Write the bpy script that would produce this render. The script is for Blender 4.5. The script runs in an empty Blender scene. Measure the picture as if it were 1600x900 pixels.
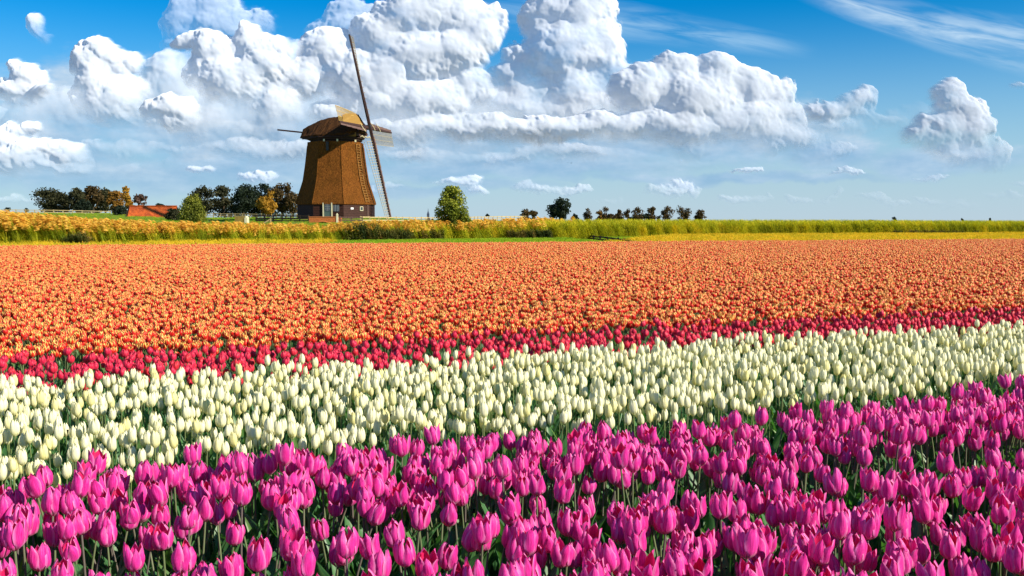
import bpy, bmesh, math, random
import numpy as np
from mathutils import Vector, Matrix, Euler, noise as mnoise

scene = bpy.context.scene
COL = scene.collection
rng = np.random.default_rng(7)
R = math.radians

# ------------------------------------------------------------------ camera
FPX = 1556.0                                  # focal length in photo pixels (35 mm lens)
CAM_Z = 1.33
PITCH = math.atan(104.0 / FPX)
cam_data = bpy.data.cameras.new("camera")
cam_data.sensor_width = 36.0
cam_data.lens = 36.0 * FPX / 1600.0
cam_data.clip_start = 0.05
cam_data.clip_end = 30000.0
cam = bpy.data.objects.new("camera", cam_data)
cam.location = (0, 0, CAM_Z)
cam.rotation_euler = (math.pi / 2 - PITCH, 0, 0)
COL.objects.link(cam)
scene.camera = cam
scene.render.resolution_x, scene.render.resolution_y = 1024, 576
scene.view_settings.view_transform = 'Standard'
scene.view_settings.look = 'None'
scene.view_settings.exposure = 0.6
scene.view_settings.gamma = 1.0
scene.cycles.use_denoising = True
scene.cycles.max_bounces = 6
scene.cycles.transparent_max_bounces = 8
scene.cycles.sample_clamp_indirect = 8.0

def ray(px, py):
    a = (px - 800.0) / FPX; b = -(py - 450.0) / FPX
    return Vector((a, math.cos(PITCH) + b * math.sin(PITCH), -math.sin(PITCH) + b * math.cos(PITCH)))

def P(px, py, d):
    """The point seen at photo pixel (px, py) at distance d along +Y."""
    v = ray(px, py); v *= d / v.y
    return Vector((v.x, d, CAM_Z + v.z))

def px_of(x, y, z):
    """Photo pixel of world points (numpy arrays welcome)."""
    zz = z - CAM_Z
    f = y * math.cos(PITCH) - zz * math.sin(PITCH)
    u = y * math.sin(PITCH) + zz * math.cos(PITCH)
    return 800 + FPX * x / f, 450 - FPX * u / f

# ------------------------------------------------------------------ sun and sky
SUN_EL = R(31.0)
SUN_AZ = R(180.0 - 65.0)                      # clockwise from +Y: behind the camera, to the right
sun_dir = Vector((math.sin(SUN_AZ) * math.cos(SUN_EL), math.cos(SUN_AZ) * math.cos(SUN_EL), math.sin(SUN_EL)))
sun_data = bpy.data.lights.new("sun", 'SUN')
sun_data.energy = 5.0
sun_data.angle = R(0.5)
sun_data.color = (1.0, 0.90, 0.74)
sun = bpy.data.objects.new("sun", sun_data)
sun.rotation_euler = sun_dir.to_track_quat('Z', 'Y').to_euler()
COL.objects.link(sun)

world = bpy.data.worlds.new("World")
scene.world = world
world.use_nodes = True
WT = world.node_tree
WT.nodes.clear()

class NB:
    """A tiny helper for writing node trees as expressions."""
    def __init__(s, tree): s.t = tree
    def n(s, kind, **kw):
        nd = s.t.nodes.new(kind)
        for k, v in kw.items(): setattr(nd, k, v)
        return nd
    def put(s, sock, v):
        if isinstance(v, bpy.types.NodeSocket): s.t.links.new(v, sock)
        elif v is not None: sock.default_value = v
    def m(s, op, a, b=None, c=None, clamp=False):
        nd = s.n('ShaderNodeMath', operation=op); nd.use_clamp = clamp
        for i, v in enumerate((a, b, c)): s.put(nd.inputs[i], v)
        return nd.outputs[0]
    def v(s, op, a, b=None, c=None, scale=None):
        nd = s.n('ShaderNodeVectorMath', operation=op)
        for i, x in enumerate((a, b, c)): s.put(nd.inputs[i], x)
        if scale is not None: s.put(nd.inputs['Scale'], scale)
        return nd.outputs['Value'] if op in ('DOT_PRODUCT', 'LENGTH', 'DISTANCE') else nd.outputs[0]
    def mix(s, f, a, b, typ='RGBA', blend='MIX'):
        nd = s.n('ShaderNodeMix', data_type=typ)
        if typ == 'RGBA': nd.blend_type = blend
        i = {'FLOAT': 2, 'VECTOR': 4, 'RGBA': 6}[typ]
        o = {'FLOAT': 0, 'VECTOR': 1, 'RGBA': 2}[typ]
        s.put(nd.inputs[0], f)
        for k, x in ((i, a), (i + 1, b)):
            if typ == 'RGBA' and isinstance(x, tuple) and len(x) == 3: x = (*x, 1)
            s.put(nd.inputs[k], x)
        return nd.outputs[o]
    def rng(s, x, a, b, lo=0.0, hi=1.0, smooth=True):
        nd = s.n('ShaderNodeMapRange'); nd.interpolation_type = 'SMOOTHSTEP' if smooth else 'LINEAR'
        s.put(nd.inputs[0], x)
        for i, q in enumerate((a, b, lo, hi)): s.put(nd.inputs[i + 1], q)
        return nd.outputs[0]
    def noise(s, vec, scale, detail=2.0, rough=0.5, dist=0.0, out=0):
        nd = s.n('ShaderNodeTexNoise'); s.put(nd.inputs['Vector'], vec)
        nd.inputs['Scale'].default_value = scale; nd.inputs['Detail'].default_value = detail
        nd.inputs['Roughness'].default_value = rough; nd.inputs['Distortion'].default_value = dist
        return nd.outputs[out]
    def ramp(s, f, stops):
        nd = s.n('ShaderNodeValToRGB'); s.put(nd.inputs[0], f)
        e = nd.color_ramp.elements
        while len(e) < len(stops): e.new(0.5)
        for k, (p, c) in enumerate(stops):
            e[k].position = p; e[k].color = (*c, 1) if len(c) == 3 else c
        return nd.outputs[0]

def az_el(px, py):
    v = ray(px, py).normalized()
    return math.atan2(v.x, v.y), math.asin(v.z)

K = 1.0 / 1640.0                              # radians per photo pixel, near enough
b = NB(WT)
tc = b.n('ShaderNodeTexCoord')
D = tc.outputs['Generated']
sep = b.n('ShaderNodeSeparateXYZ'); WT.links.new(D, sep.inputs[0])
az = b.m('ARCTAN2', sep.outputs[0], sep.outputs[1])
el = b.m('ARCSINE', sep.outputs[2])
cmb = b.n('ShaderNodeCombineXYZ'); WT.links.new(az, cmb.inputs[0]); WT.links.new(el, cmb.inputs[1])
PV = cmb.outputs[0]

sky = b.n('ShaderNodeTexSky'); sky.sky_type = 'NISHITA'; sky.sun_disc = False
sky.sun_elevation = SUN_EL; sky.sun_rotation = SUN_AZ
sky.air_density = 1.0; sky.dust_density = 0.25; sky.ozone_density = 3.0
hs = b.n('ShaderNodeHueSaturation'); WT.links.new(sky.outputs[0], hs.inputs['Color'])
hs.inputs['Saturation'].default_value = 1.30; hs.inputs['Value'].default_value = SKYV = 1.0
base = hs.outputs[0]
base = b.v('MULTIPLY', base, (0.004, 0.62, 0.88))
# pale band of far moisture low over the horizon
base = b.mix(b.rng(el, 0.215, -0.02, 0.0, 0.88), base, (3.8, 4.4, 5.2))

# high thin cirrus, upper right
q = b.v('ADD', PV, (0, 0, 0))
def streak(base, pts, w, col, amt, seed):
    (x0, y0), (x1, y1) = pts
    a0, e0 = az_el(x0, y0); a1, e1 = az_el(x1, y1)
    L = math.hypot(a1 - a0, e1 - e0); ux, uy = (a1 - a0) / L, (e1 - e0) / L
    rel = b.v('SUBTRACT', PV, (a0, e0, 0))
    t = b.m('DIVIDE', b.v('DOT_PRODUCT', rel, (ux, uy, 0)), L)
    bend = b.m('MULTIPLY', b.m('MULTIPLY', t, b.m('SUBTRACT', 1.0, t)), 0.012)
    s_ = b.m('ADD', b.v('DOT_PRODUCT', rel, (-uy, ux, 0)), bend)
    cc = b.n('ShaderNodeCombineXYZ'); b.put(cc.inputs[0], b.m('MULTIPLY', t, 1.3)); b.put(cc.inputs[1], b.m('MULTIPLY', s_, 38)); cc.inputs[2].default_value = seed
    nn = b.noise(cc.outputs[0], 2.2, 4, 0.6, 0.6)
    prof = b.m('SUBTRACT', 1.0, b.m('ABSOLUTE', b.m('DIVIDE', s_, b.m('MULTIPLY_ADD', t, w * 0.7, w * 0.45))))
    a = b.m('MULTIPLY', b.m('MAXIMUM', prof, 0.0), b.m('MULTIPLY', b.rng(nn, 0.25, 0.75), b.rng(t, 0.0, 0.35)))
    a = b.m('MULTIPLY', a, b.rng(t, 1.5, 1.0))
    return b.mix(b.m('MULTIPLY', a, amt, clamp=True), base, col)
base = streak(base, ((1230, -25), (1620, 75)), 0.024, (4.9, 6.0, 6.8), 0.85, 1.0)
base = streak(base, ((1290, 84), (880, 22)), 0.022, (3.8, 5.4, 6.6), 0.6, 4.0)

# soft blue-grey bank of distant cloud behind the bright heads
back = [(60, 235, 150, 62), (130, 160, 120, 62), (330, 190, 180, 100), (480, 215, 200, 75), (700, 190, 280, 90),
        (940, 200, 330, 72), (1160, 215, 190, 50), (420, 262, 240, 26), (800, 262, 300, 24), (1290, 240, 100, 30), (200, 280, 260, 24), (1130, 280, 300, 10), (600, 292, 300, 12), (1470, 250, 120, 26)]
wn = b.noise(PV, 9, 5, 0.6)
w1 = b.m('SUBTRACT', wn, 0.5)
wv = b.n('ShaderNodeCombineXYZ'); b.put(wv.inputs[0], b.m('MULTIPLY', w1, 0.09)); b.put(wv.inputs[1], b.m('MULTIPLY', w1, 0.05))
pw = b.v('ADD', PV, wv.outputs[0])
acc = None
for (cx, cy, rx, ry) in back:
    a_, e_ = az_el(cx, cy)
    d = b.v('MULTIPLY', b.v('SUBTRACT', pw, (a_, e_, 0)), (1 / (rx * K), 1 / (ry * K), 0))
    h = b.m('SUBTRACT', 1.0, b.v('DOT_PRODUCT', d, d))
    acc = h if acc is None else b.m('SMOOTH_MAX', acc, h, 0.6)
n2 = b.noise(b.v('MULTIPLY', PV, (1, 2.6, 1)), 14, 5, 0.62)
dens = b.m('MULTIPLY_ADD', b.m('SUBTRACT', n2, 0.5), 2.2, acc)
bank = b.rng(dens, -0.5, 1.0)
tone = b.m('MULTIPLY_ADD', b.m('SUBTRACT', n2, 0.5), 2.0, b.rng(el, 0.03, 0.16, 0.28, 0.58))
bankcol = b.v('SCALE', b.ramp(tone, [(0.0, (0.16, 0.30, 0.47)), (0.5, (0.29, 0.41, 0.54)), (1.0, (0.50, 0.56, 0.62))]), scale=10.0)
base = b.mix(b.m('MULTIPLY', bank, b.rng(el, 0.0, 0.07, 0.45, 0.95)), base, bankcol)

# elsewhere round the horizon the same kind of broken cumulus goes on
n_a = b.noise(b.v('MULTIPLY', D, (1, 1, 2.2)), 2.6, 5, 0.60)
elsewhere = b.m('MULTIPLY', b.rng(b.m('ABSOLUTE', az), 0.52, 0.75), b.rng(el, 0.75, 0.35))
cov = b.m('MULTIPLY', b.rng(n_a, 0.52, 0.60), b.m('MULTIPLY', elsewhere, b.rng(el, 0.0, 0.06)))
base = b.mix(b.m('MULTIPLY', cov, 0.85), base, b.v('SCALE', b.ramp(n_a, [(0.5, (0.9, 0.93, 0.95)), (0.75, (0.55, 0.68, 0.85))]), scale=6.0))

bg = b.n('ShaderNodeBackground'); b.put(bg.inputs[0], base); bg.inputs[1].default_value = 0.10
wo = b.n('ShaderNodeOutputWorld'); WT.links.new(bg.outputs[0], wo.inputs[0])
world.cycles.sampling_method = 'MANUAL'
world.cycles.sample_map_resolution = 512

# ================================================================== STRUCTURE AND THINGS
def tag(o, label=None, cat=None, group=None, kind=None):
    if label: o['label'] = label
    if cat: o['category'] = cat
    if group: o['group'] = group
    if kind: o['kind'] = kind
    return o

def mesh_np(name, verts, faces, uv=None, smooth=True, attr=None):
    """Mesh from numpy arrays: faces is (n, 4) or (n, 3); uv is one pair per vertex."""
    verts = np.asarray(verts, np.float32); faces = np.asarray(faces, np.int32)
    me = bpy.data.meshes.new(name)
    n, k = faces.shape
    me.vertices.add(len(verts)); me.vertices.foreach_set('co', verts.ravel())
    me.loops.add(n * k); me.loops.foreach_set('vertex_index', faces.ravel())
    me.polygons.add(n)
    me.polygons.foreach_set('loop_start', np.arange(0, n * k, k, dtype=np.int32))
    me.polygons.foreach_set('loop_total', np.full(n, k, np.int32))
    if smooth: me.polygons.foreach_set('use_smooth', np.ones(n, bool))
    if uv is not None:
        l = me.uv_layers.new(name='UVMap')
        l.data.foreach_set('uv', np.asarray(uv, np.float32)[faces.ravel()].ravel())
    for an, av in (attr or {}).items():
        a = me.attributes.new(an, 'FLOAT', 'POINT'); a.data.foreach_set('value', np.asarray(av, np.float32))
    me.update(calc_edges=True); me.validate()
    return me

def link(name, me, mats=None, parent=None, loc=None):
    o = bpy.data.objects.new(name, me); COL.objects.link(o)
    if mats is not None and not len(me.materials):
        for m_ in (mats if isinstance(mats, (list, tuple)) else [mats]): me.materials.append(m_)
    if parent is not None: o.parent = parent
    if loc is not None: o.location = loc
    return o

def empty(name, loc=(0, 0, 0), rz=0.0):
    o = bpy.data.objects.new(name, None); COL.objects.link(o)
    o.location = loc; o.rotation_euler = (0, 0, rz); o.empty_display_size = 0.1
    return o

def new_mat(name):
    mt = bpy.data.materials.new(name); mt.use_nodes = True
    mt.node_tree.nodes.clear()
    return mt, NB(mt.node_tree)

# ------------------------------------------------------------------ numpy noise
def hash2(ix, iy, s):
    h = (ix.astype(np.int64) * 374761393 + iy.astype(np.int64) * 668265263 + s * 1442695041) & 0xFFFFFFFF
    h = ((h ^ (h >> 13)) * 1274126177) & 0xFFFFFFFF
    h = (h ^ (h >> 16))
    return (h & 0xFFFF) / 65535.0, ((h >> 8) & 0xFFFF) / 65535.0

def vnoise(x, y, s):
    ix, iy = np.floor(x), np.floor(y); fx, fy = x - ix, y - iy
    fx = fx * fx * (3 - 2 * fx); fy = fy * fy * (3 - 2 * fy)
    a = hash2(ix, iy, s)[0]; b_ = hash2(ix + 1, iy, s)[0]; c = hash2(ix, iy + 1, s)[0]; d = hash2(ix + 1, iy + 1, s)[0]
    return (a * (1 - fx) + b_ * fx) * (1 - fy) + (c * (1 - fx) + d * fx) * fy

def fbm(x, y, s, octs=5, rough=0.55):
    v = 0; a = 1.0; t = 0
    for k in range(octs):
        v = v + a * (vnoise(x, y, s + k * 17) - 0.5); t += a; a *= rough; x = x * 2.03 + 5.1; y = y * 2.03 + 1.7
    return v / t

def puffs(x, y, s):
    """Packed rounded bumps, one per cell, 0..1."""
    ix, iy = np.floor(x), np.floor(y); out = np.zeros_like(x)
    for dx in (-1, 0, 1):
        for dy in (-1, 0, 1):
            cx, cy = ix + dx, iy + dy
            hx, hy = hash2(cx, cy, s); r = 0.62 + 0.38 * hash2(cx, cy, s + 91)[0]
            d2 = ((x - cx - hx) ** 2 + (y - cy - hy) ** 2) / (r * r)
            out = np.maximum(out, r * np.sqrt(np.maximum(1 - d2, 0)))
    return out

# ------------------------------------------------------------------ clouds: real relief, kilometres away, lit by the sun
def cloud_material(name, amount):
    mt, q = new_mat(name)
    at = q.n('ShaderNodeAttribute', attribute_name='vapour')
    df = q.n('ShaderNodeBsdfDiffuse'); df.inputs[0].default_value = (0.88, 0.92, 0.98, 1); df.inputs[1].default_value = 1.0
    tl = q.n('ShaderNodeBsdfTranslucent'); tl.inputs[0].default_value = (0.80, 0.87, 0.97, 1)
    mx = q.n('ShaderNodeMixShader'); mx.inputs[0].default_value = 0.26
    q.t.links.new(df.outputs[0], mx.inputs[1]); q.t.links.new(tl.outputs[0], mx.inputs[2])
    tr = q.n('ShaderNodeBsdfTransparent')
    m2 = q.n('ShaderNodeMixShader'); q.put(m2.inputs[0], q.m('MULTIPLY', at.outputs['Fac'], amount))
    q.t.links.new(tr.outputs[0], m2.inputs[1]); q.t.links.new(mx.outputs[0], m2.inputs[2])
    o = q.n('ShaderNodeOutputMaterial'); q.t.links.new(m2.outputs[0], o.inputs[0])
    return mt
M_cloud = cloud_material('cloud_vapour', 0.98)
M_cloud_thin = cloud_material('thin_cloud_vapour', 0.84)
M_cloud_veil = cloud_material('cloud_veil', 0.50)
M_cloud_low = cloud_material('far_cloud_vapour', 0.62)

def cloud(name, label, blobs, D, seed, mat, soft=6.0, step=1.7, cell=30.0, bump=0.22, deep=1.0, grow=1.25, flat=1.0, wisp=0.9, cat='cloud', group=None, kind=None):
    bl = np.array(blobs, float); bl[:, 2:] *= grow
    m_ = cell * 0.9 + 10
    x0, x1 = (bl[:, 0] - bl[:, 2]).min() - m_, (bl[:, 0] + bl[:, 2]).max() + m_
    y0, y1 = (bl[:, 1] - bl[:, 3]).min() - m_, (bl[:, 1] + bl[:, 3]).max() + m_
    x0, x1, y0 = max(x0, -90), min(x1, 1690), max(y0, -70)
    nx, ny = int((x1 - x0) / step) + 1, int((y1 - y0) / step) + 1
    X, Y = np.meshgrid(np.linspace(x0, x1, nx), np.linspace(y0, y1, ny))
    wx = fbm(X / 60, Y / 60, seed, 5, 0.6) * 46; wy = fbm(X / 60 + 9, Y / 60 + 4, seed + 3, 5, 0.6) * 38
    XW, YW = X + wx, Y + wy
    H = np.full_like(X, -60.0)
    ks = 14.0
    for cx, cy, rx, ry in bl:
        r = math.sqrt(rx * ry)
        d = np.sqrt(((XW - cx) / rx) ** 2 + ((YW - cy) / ry) ** 2)
        h = np.where(d < 1, r * np.sqrt(np.maximum(1 - d * d, 0)), -(d - 1) * r * 1.2)
        t = np.clip(0.5 + 0.5 * (H - h) / ks, 0, 1)
        H = h * (1 - t) + H * t + ks * t * (1 - t)
    N = np.zeros_like(X); a = bump; c = cell; xx, yy = X + wx * 0.35, (Y + wy * 0.35) * flat
    for k in range(5):
        pf = puffs(xx / c + k * 3.3, yy / c + k * 7.7, seed + 31 * k)
        # turbulence varies over the cloud, crisp here and smeared there
        gate = np.clip(0.75 + 1.1 * fbm(X / 90 + k, Y / 90, seed + 500 + k, 3), 0.15, 1.3)
        inner = 1.0 if k == 0 else 0.40 + 0.60 * np.exp(-np.maximum(H, 0) / (10.0 + 0.35 * cell))
        N += (pf - 0.55) * c * a * gate * inner; c *= 0.50; a *= 0.90
    Z = H + N
    edge = Z + fbm(X / 9, Y / 9, seed + 77, 4, 0.65) * 10 * wisp + fbm(X / 30, Y / 30, seed + 78, 4, 0.6) * 16 * wisp
    sv = soft * (0.9 + 4.0 * np.clip(fbm(X / 70, Y / 70, seed + 79, 3) + 0.35, 0, 1))
    # torn and softer towards the base, crisp on the crowns
    yn = np.clip((Y - (bl[:, 1] - bl[:, 3]).min()) / max(1.0, (bl[:, 1] + bl[:, 3]).max() - (bl[:, 1] - bl[:, 3]).min()), 0, 1)
    sv = sv * (0.7 + 3.2 * yn ** 2)
    A = np.clip((edge + 2) / sv, 0, 1); A = A * A * (3 - 2 * A)
    A = A * np.clip(0.86 + 0.9 * fbm(X / 46, Y / 30, seed + 201, 5, 0.6) + 0.25 * (1 - yn), 0.45, 1.0)
    sc = D / FPX
    Zd = np.maximum(Z, -6) * sc * deep
    ok = A > 0.004
    ok = ok[:-1, :-1] | ok[1:, :-1] | ok[:-1, 1:] | ok[1:, 1:]
    idx = np.arange(nx * ny).reshape(ny, nx)
    F = np.stack([idx[:-1, :-1], idx[1:, :-1], idx[1:, 1:], idx[:-1, 1:]], -1)[ok]
    a_ = (X - 800) / FPX; b_ = -(Y - 450) / FPX
    vy = math.cos(PITCH) + b_ * math.sin(PITCH); vz = -math.sin(PITCH) + b_ * math.cos(PITCH)
    dep = D - Zd
    front = np.stack([a_ / vy * D, dep, CAM_Z + vz / vy * D], -1).reshape(-1, 3)
    used, inv = np.unique(F.ravel(), return_inverse=True)
    Ff = inv.reshape(F.shape)
    vf = front[used]; af = A.ravel()[used]
    o = link(name, mesh_np(name, vf, Ff, attr={'vapour': af}), mat)
    return tag(o, label, cat, group, kind)

cloud('cloud', 'small isolated cloud puff high in the upper left corner of the sky', [(50, 38, 12, 17), (62, 56, 9, 9)], 5200, 3, M_cloud_thin, soft=9, cell=16, group='cumulus clouds')
cloud('cloud', 'white cumulus at the left edge of the sky above the treetops', [(45, 118, 26, 18), (30, 140, 34, 16), (60, 140, 22, 16), (5, 185, 18, 16), (30, 160, 20, 10)], 5000, 12, M_cloud, soft=12, group='cumulus clouds')
cloud('cloud', 'broad low cumulus above the left row of trees', [(95, 242, 46, 17), (30, 250, 55, 22), (40, 205, 16, 14), (10, 222, 26, 18), (130, 255, 22, 12), (70, 262, 70, 10)], 4700, 21, M_cloud, soft=12, group='cumulus clouds')
cloud('cloud', 'tall white cumulus left of the windmill above the tiled barn', [(130, 98, 26, 24), (162, 90, 28, 26), (192, 105, 26, 24), (185, 160, 48, 34), (150, 128, 34, 30), (200, 185, 36, 16), (215, 145, 24, 20)], 4800, 33, M_cloud, soft=11, group='cumulus clouds')
cloud('cloud', 'small oval cumulus puff between the two large clouds on the left', [(280, 172, 30, 17), (250, 174, 20, 12), (300, 182, 22, 11), (275, 190, 34, 9)], 4600, 47, M_cloud, soft=12, cell=20, group='cumulus clouds')
cloud('cloud', 'blue shaded cloud standing behind the white heads at the upper left', [(290, 40, 30, 36), (325, 15, 40, 24), (350, 45, 55, 28), (410, 40, 26, 22), (300, 75, 40, 24), (545, 25, 30, 26), (560, 60, 60, 30), (500, 50, 24, 16)], 9500, 58, M_cloud_veil, soft=16, bump=0.35, deep=0.9, group='cumulus clouds')
cloud('cloud', 'wide pale cloud body spread behind the white cumulus heads', [(280, 150, 60, 60), (350, 190, 90, 44), (250, 215, 80, 18), (470, 190, 90, 60), (600, 190, 120, 56), (760, 190, 130, 46), (900, 195, 140, 44), (1060, 190, 130, 46), (1200, 200, 90, 34), (1000, 228, 200, 14), (650, 236, 160, 10), (110, 170, 60, 34), (60, 190, 60, 34), (1420, 200, 34, 26)], 9000, 59, M_cloud_thin, soft=36, bump=0.13, cell=50, deep=0.55, step=2.4, group='cumulus clouds')
cloud('cloud', 'white cumulus column just left of the windmill cap', [(345, 82, 34, 28), (392, 65, 30, 26), (415, 100, 38, 38), (365, 125, 46, 38), (430, 165, 34, 30), (325, 115, 26, 22), (300, 70, 22, 12), (405, 205, 50, 14), (450, 90, 18, 22)], 4900, 64, M_cloud, soft=12, group='cumulus clouds')
cloud('cloud', 'huge bright cumulus tower behind the windmill sails', [(515, 78, 34, 32), (485, 120, 38, 32), (560, 115, 50, 38), (600, 60, 42, 40), (640, 30, 50, 40), (690, 25, 56, 36), (745, 50, 42, 38), (700, 85, 56, 38), (600, 150, 56, 34), (665, 160, 56, 34), (735, 140, 34, 24), (650, 95, 56, 40), (610, 120, 56, 36), (540, 180, 50, 24), (640, 200, 90, 20), (760, 205, 80, 18)], 5250, 71, M_cloud, soft=10, cell=36, group='cumulus clouds')
cloud('cloud', 'tall white cumulus dome right of the windmill with a blue left flank', [(855, 25, 34, 34), (900, 30, 46, 42), (930, 80, 40, 44), (880, 85, 60, 46), (955, 130, 34, 38), (900, 145, 54, 34), (825, 100, 34, 28), (830, 150, 44, 22), (790, 165, 40, 20), (800, 130, 34, 26), (860, 175, 70, 20)], 6700, 88, M_cloud, soft=10, cell=34, group='cumulus clouds')
cloud('cloud', 'wide white cumulus bank right of the tall dome', [(1000, 145, 42, 40), (1055, 118, 36, 26), (1120, 125, 40, 34), (1080, 160, 60, 40), (1170, 145, 36, 34), (1210, 160, 26, 30), (1150, 190, 70, 30), (1060, 200, 90, 26), (1235, 185, 30, 20), (960, 200, 80, 24), (1200, 215, 70, 18), (860, 205, 110, 18), (1280, 238, 50, 13)], 6050, 95, M_cloud, soft=11, cell=32, group='cumulus clouds')
cloud('cloud', 'ragged grey-white cloud tail at the right end of the bank', [(1290, 180, 40, 16), (1335, 165, 24, 22), (1350, 150, 16, 18), (1360, 188, 34, 11), (1300, 200, 46, 10), (1390, 188, 20, 8)], 6600, 104, M_cloud_thin, soft=14, cell=22, group='cumulus clouds')
cloud('cloud', 'lone rounded cumulus near the right edge of the sky', [(1478, 150, 22, 20), (1492, 175, 34, 22), (1465, 210, 34, 28), (1505, 205, 34, 28), (1535, 240, 32, 20), (1480, 240, 46, 17), (1435, 215, 24, 30), (1550, 255, 26, 8)], 7400, 115, M_cloud, soft=10, cell=24, group='cumulus clouds')
cloud('cloud', 'faint puff touching the right edge of the photograph', [(1592, 138, 14, 6)], 5100, 122, M_cloud_veil, soft=12, cell=12, group='cumulus clouds')
low = [(715, 290, 34, 9), (735, 282, 20, 9), (750, 304, 24, 7), (850, 300, 32, 8), (820, 292, 16, 6), (905, 300, 24, 7), (880, 296, 14, 6), (310, 266, 18, 7), (395, 272, 30, 6), (15, 308, 22, 8), (50, 316, 26, 5),
       (955, 316, 18, 6), (1035, 303, 26, 8), (1060, 296, 14, 9), (1080, 302, 12, 7), (1150, 318, 30, 6), (1190, 320, 16, 6), (1240, 308, 18, 7), (1290, 312, 20, 5), (1300, 308, 10, 6), (1360, 314, 26, 6),
       (1455, 314, 24, 6), (1492, 316, 14, 6), (1500, 322, 30, 4), (1580, 312, 26, 7), (1545, 312, 10, 6), (1400, 320, 26, 5), (1455, 279, 28, 4), (1165, 271, 26, 4), (1320, 276, 30, 4), (1590, 290, 18, 5), (600, 290, 30, 5)]
cloud('cloud', 'long pale grey-blue cloud veil below the white heads, behind the windmill', [(430, 235, 140, 16), (650, 250, 150, 10), (300, 262, 120, 12), (860, 245, 160, 12), (560, 285, 120, 7), (1040, 258, 120, 9), (1230, 268, 90, 6), (200, 230, 60, 14)], 10500, 140, M_cloud_veil, soft=46, bump=0.05, cell=26, deep=0.5, flat=1.8, grow=1.3, group='cumulus clouds')
cloud('distant_clouds', 'row of tiny far clouds low over the horizon', low, 14000, 131, M_cloud_low, soft=8.0, step=1.2, cell=9, bump=0.22, grow=1.15, deep=0.8, flat=1.5, wisp=0.22, cat=None, kind='stuff')

# ------------------------------------------------------------------ simple material builders
def principled(name, color, rough=0.8, spec=0.3, bump=None, trans=None):
    """color: tuple or function(NB) -> socket."""
    mt, q = new_mat(name)
    bs = q.n('ShaderNodeBsdfPrincipled')
    c = color(q) if callable(color) else (*color, 1)
    q.put(bs.inputs['Base Color'], c)
    bs.inputs['Roughness'].default_value = rough
    bs.inputs['Specular IOR Level'].default_value = spec
    if bump is not None:
        bn = q.n('ShaderNodeBump'); h, st, ds = bump(q)
        q.put(bn.inputs['Height'], h); bn.inputs['Strength'].default_value = st; bn.inputs['Distance'].default_value = ds
        q.t.links.new(bn.outputs[0], bs.inputs['Normal'])
    out = q.n('ShaderNodeOutputMaterial'); sh = bs.outputs[0]
    if trans:
        tl = q.n('ShaderNodeBsdfTranslucent')
        q.put(tl.inputs[0], q.v('MULTIPLY', c, trans[1]) if isinstance(c, bpy.types.NodeSocket) else tuple(list(np.array(color) * np.array(trans[1])) + [1]))
        mx = q.n('ShaderNodeMixShader'); mx.inputs[0].default_value = trans[0]
        q.t.links.new(sh, mx.inputs[1]); q.t.links.new(tl.outputs[0], mx.inputs[2]); sh = mx.outputs[0]
    q.t.links.new(sh, out.inputs[0])
    return mt

def obj_coord(q, scale=(1, 1, 1)):
    t = q.n('ShaderNodeTexCoord'); return q.v('MULTIPLY', t.outputs['Object'], scale)
def world_coord(q):
    return q.n('ShaderNodeNewGeometry').outputs['Position']
def obj_rand(q):
    return q.n('ShaderNodeObjectInfo').outputs['Random']
def uv_xy(q):
    u = q.n('ShaderNodeUVMap'); s_ = q.n('ShaderNodeSeparateXYZ'); q.t.links.new(u.outputs[0], s_.inputs[0])
    return s_.outputs[0], s_.outputs[1]

# ------------------------------------------------------------------ terrain
ROW = np.array([math.sin(R(66.2)), math.cos(R(66.2))])       # direction of the tulip beds
NRM = np.array([-ROW[1], ROW[0]])                            # across the beds, away from the camera
# far edge of the tulip field and the near edge of the reeds, as straight lines over the ground
FE0, FE1 = np.array([-19.8, 38.2]), np.array([27.6, 53.0])
def field_depth(x):                                          # Y of the field's far edge at X
    return FE0[1] + (x - FE0[0]) * (FE1[1] - FE0[1]) / (FE1[0] - FE0[0])
RPTS = np.array([[-60, 44.0], [-27, 50.5], [-16, 56.5], [-4, 67.0], [8, 75.0], [22, 84.0], [48, 93.0], [120, 125.0]])
def reed_depth(x):
    return np.interp(x, RPTS[:, 0], RPTS[:, 1])
def sstep(t): t = np.clip(t, 0, 1); return t * t * (3 - 2 * t)
def ground_z(x, y):
    s_ = y - reed_depth(x)
    r_ = x / np.maximum(y, 1)
    top = np.interp(r_, [-0.6, -0.36, -0.31, -0.15, -0.10, 0.0, 0.06, 0.6], [2.75, 2.65, 1.90, 1.80, 1.45, 1.25, 1.05, 0.95])
    run = np.interp(r_, [-0.36, -0.31, -0.12, 0.0], [125.0, 115.0, 80.0, 50.0])
    z = np.clip((s_ - 4) / run, 0, 1) ** 1.15 * top
    z = z + (1.78 - z) * np.exp(-(((x + 23.5) / 7.5) ** 4 + ((y - 136.0) / 8.0) ** 4))
    z = z - 0.35 * np.exp(-((s_ - 3.0) / 2.0) ** 2) * (x < 5)
    far = sstep((y - 260) / 500.0)
    z = z * (1 - far) + 0.9 * far
    return z + 0.05 * np.sin(x * 0.31) * np.cos(y * 0.23) * (s_ > 2)

def make_ground():
    ys = np.concatenate([np.linspace(-8, 40, 25), np.linspace(41, 130, 90), np.geomspace(133, 12000, 60)])
    us = np.linspace(-1, 1, 161)
    V = []
    for y in ys:
        half = 14 + abs(y) * 1.5
        xs = np.sign(us) * np.abs(us) ** 1.3 * half
        V.append(np.stack([xs, np.full_like(xs, y), ground_z(xs, np.full_like(xs, y))], -1))
    V = np.array(V); ny, nx = V.shape[:2]
    idx = np.arange(ny * nx).reshape(ny, nx)
    F = np.stack([idx[:-1, :-1], idx[:-1, 1:], idx[1:, 1:], idx[1:, :-1]], -1).reshape(-1, 4)
    return mesh_np('ground', V.reshape(-1, 3), F)

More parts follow.
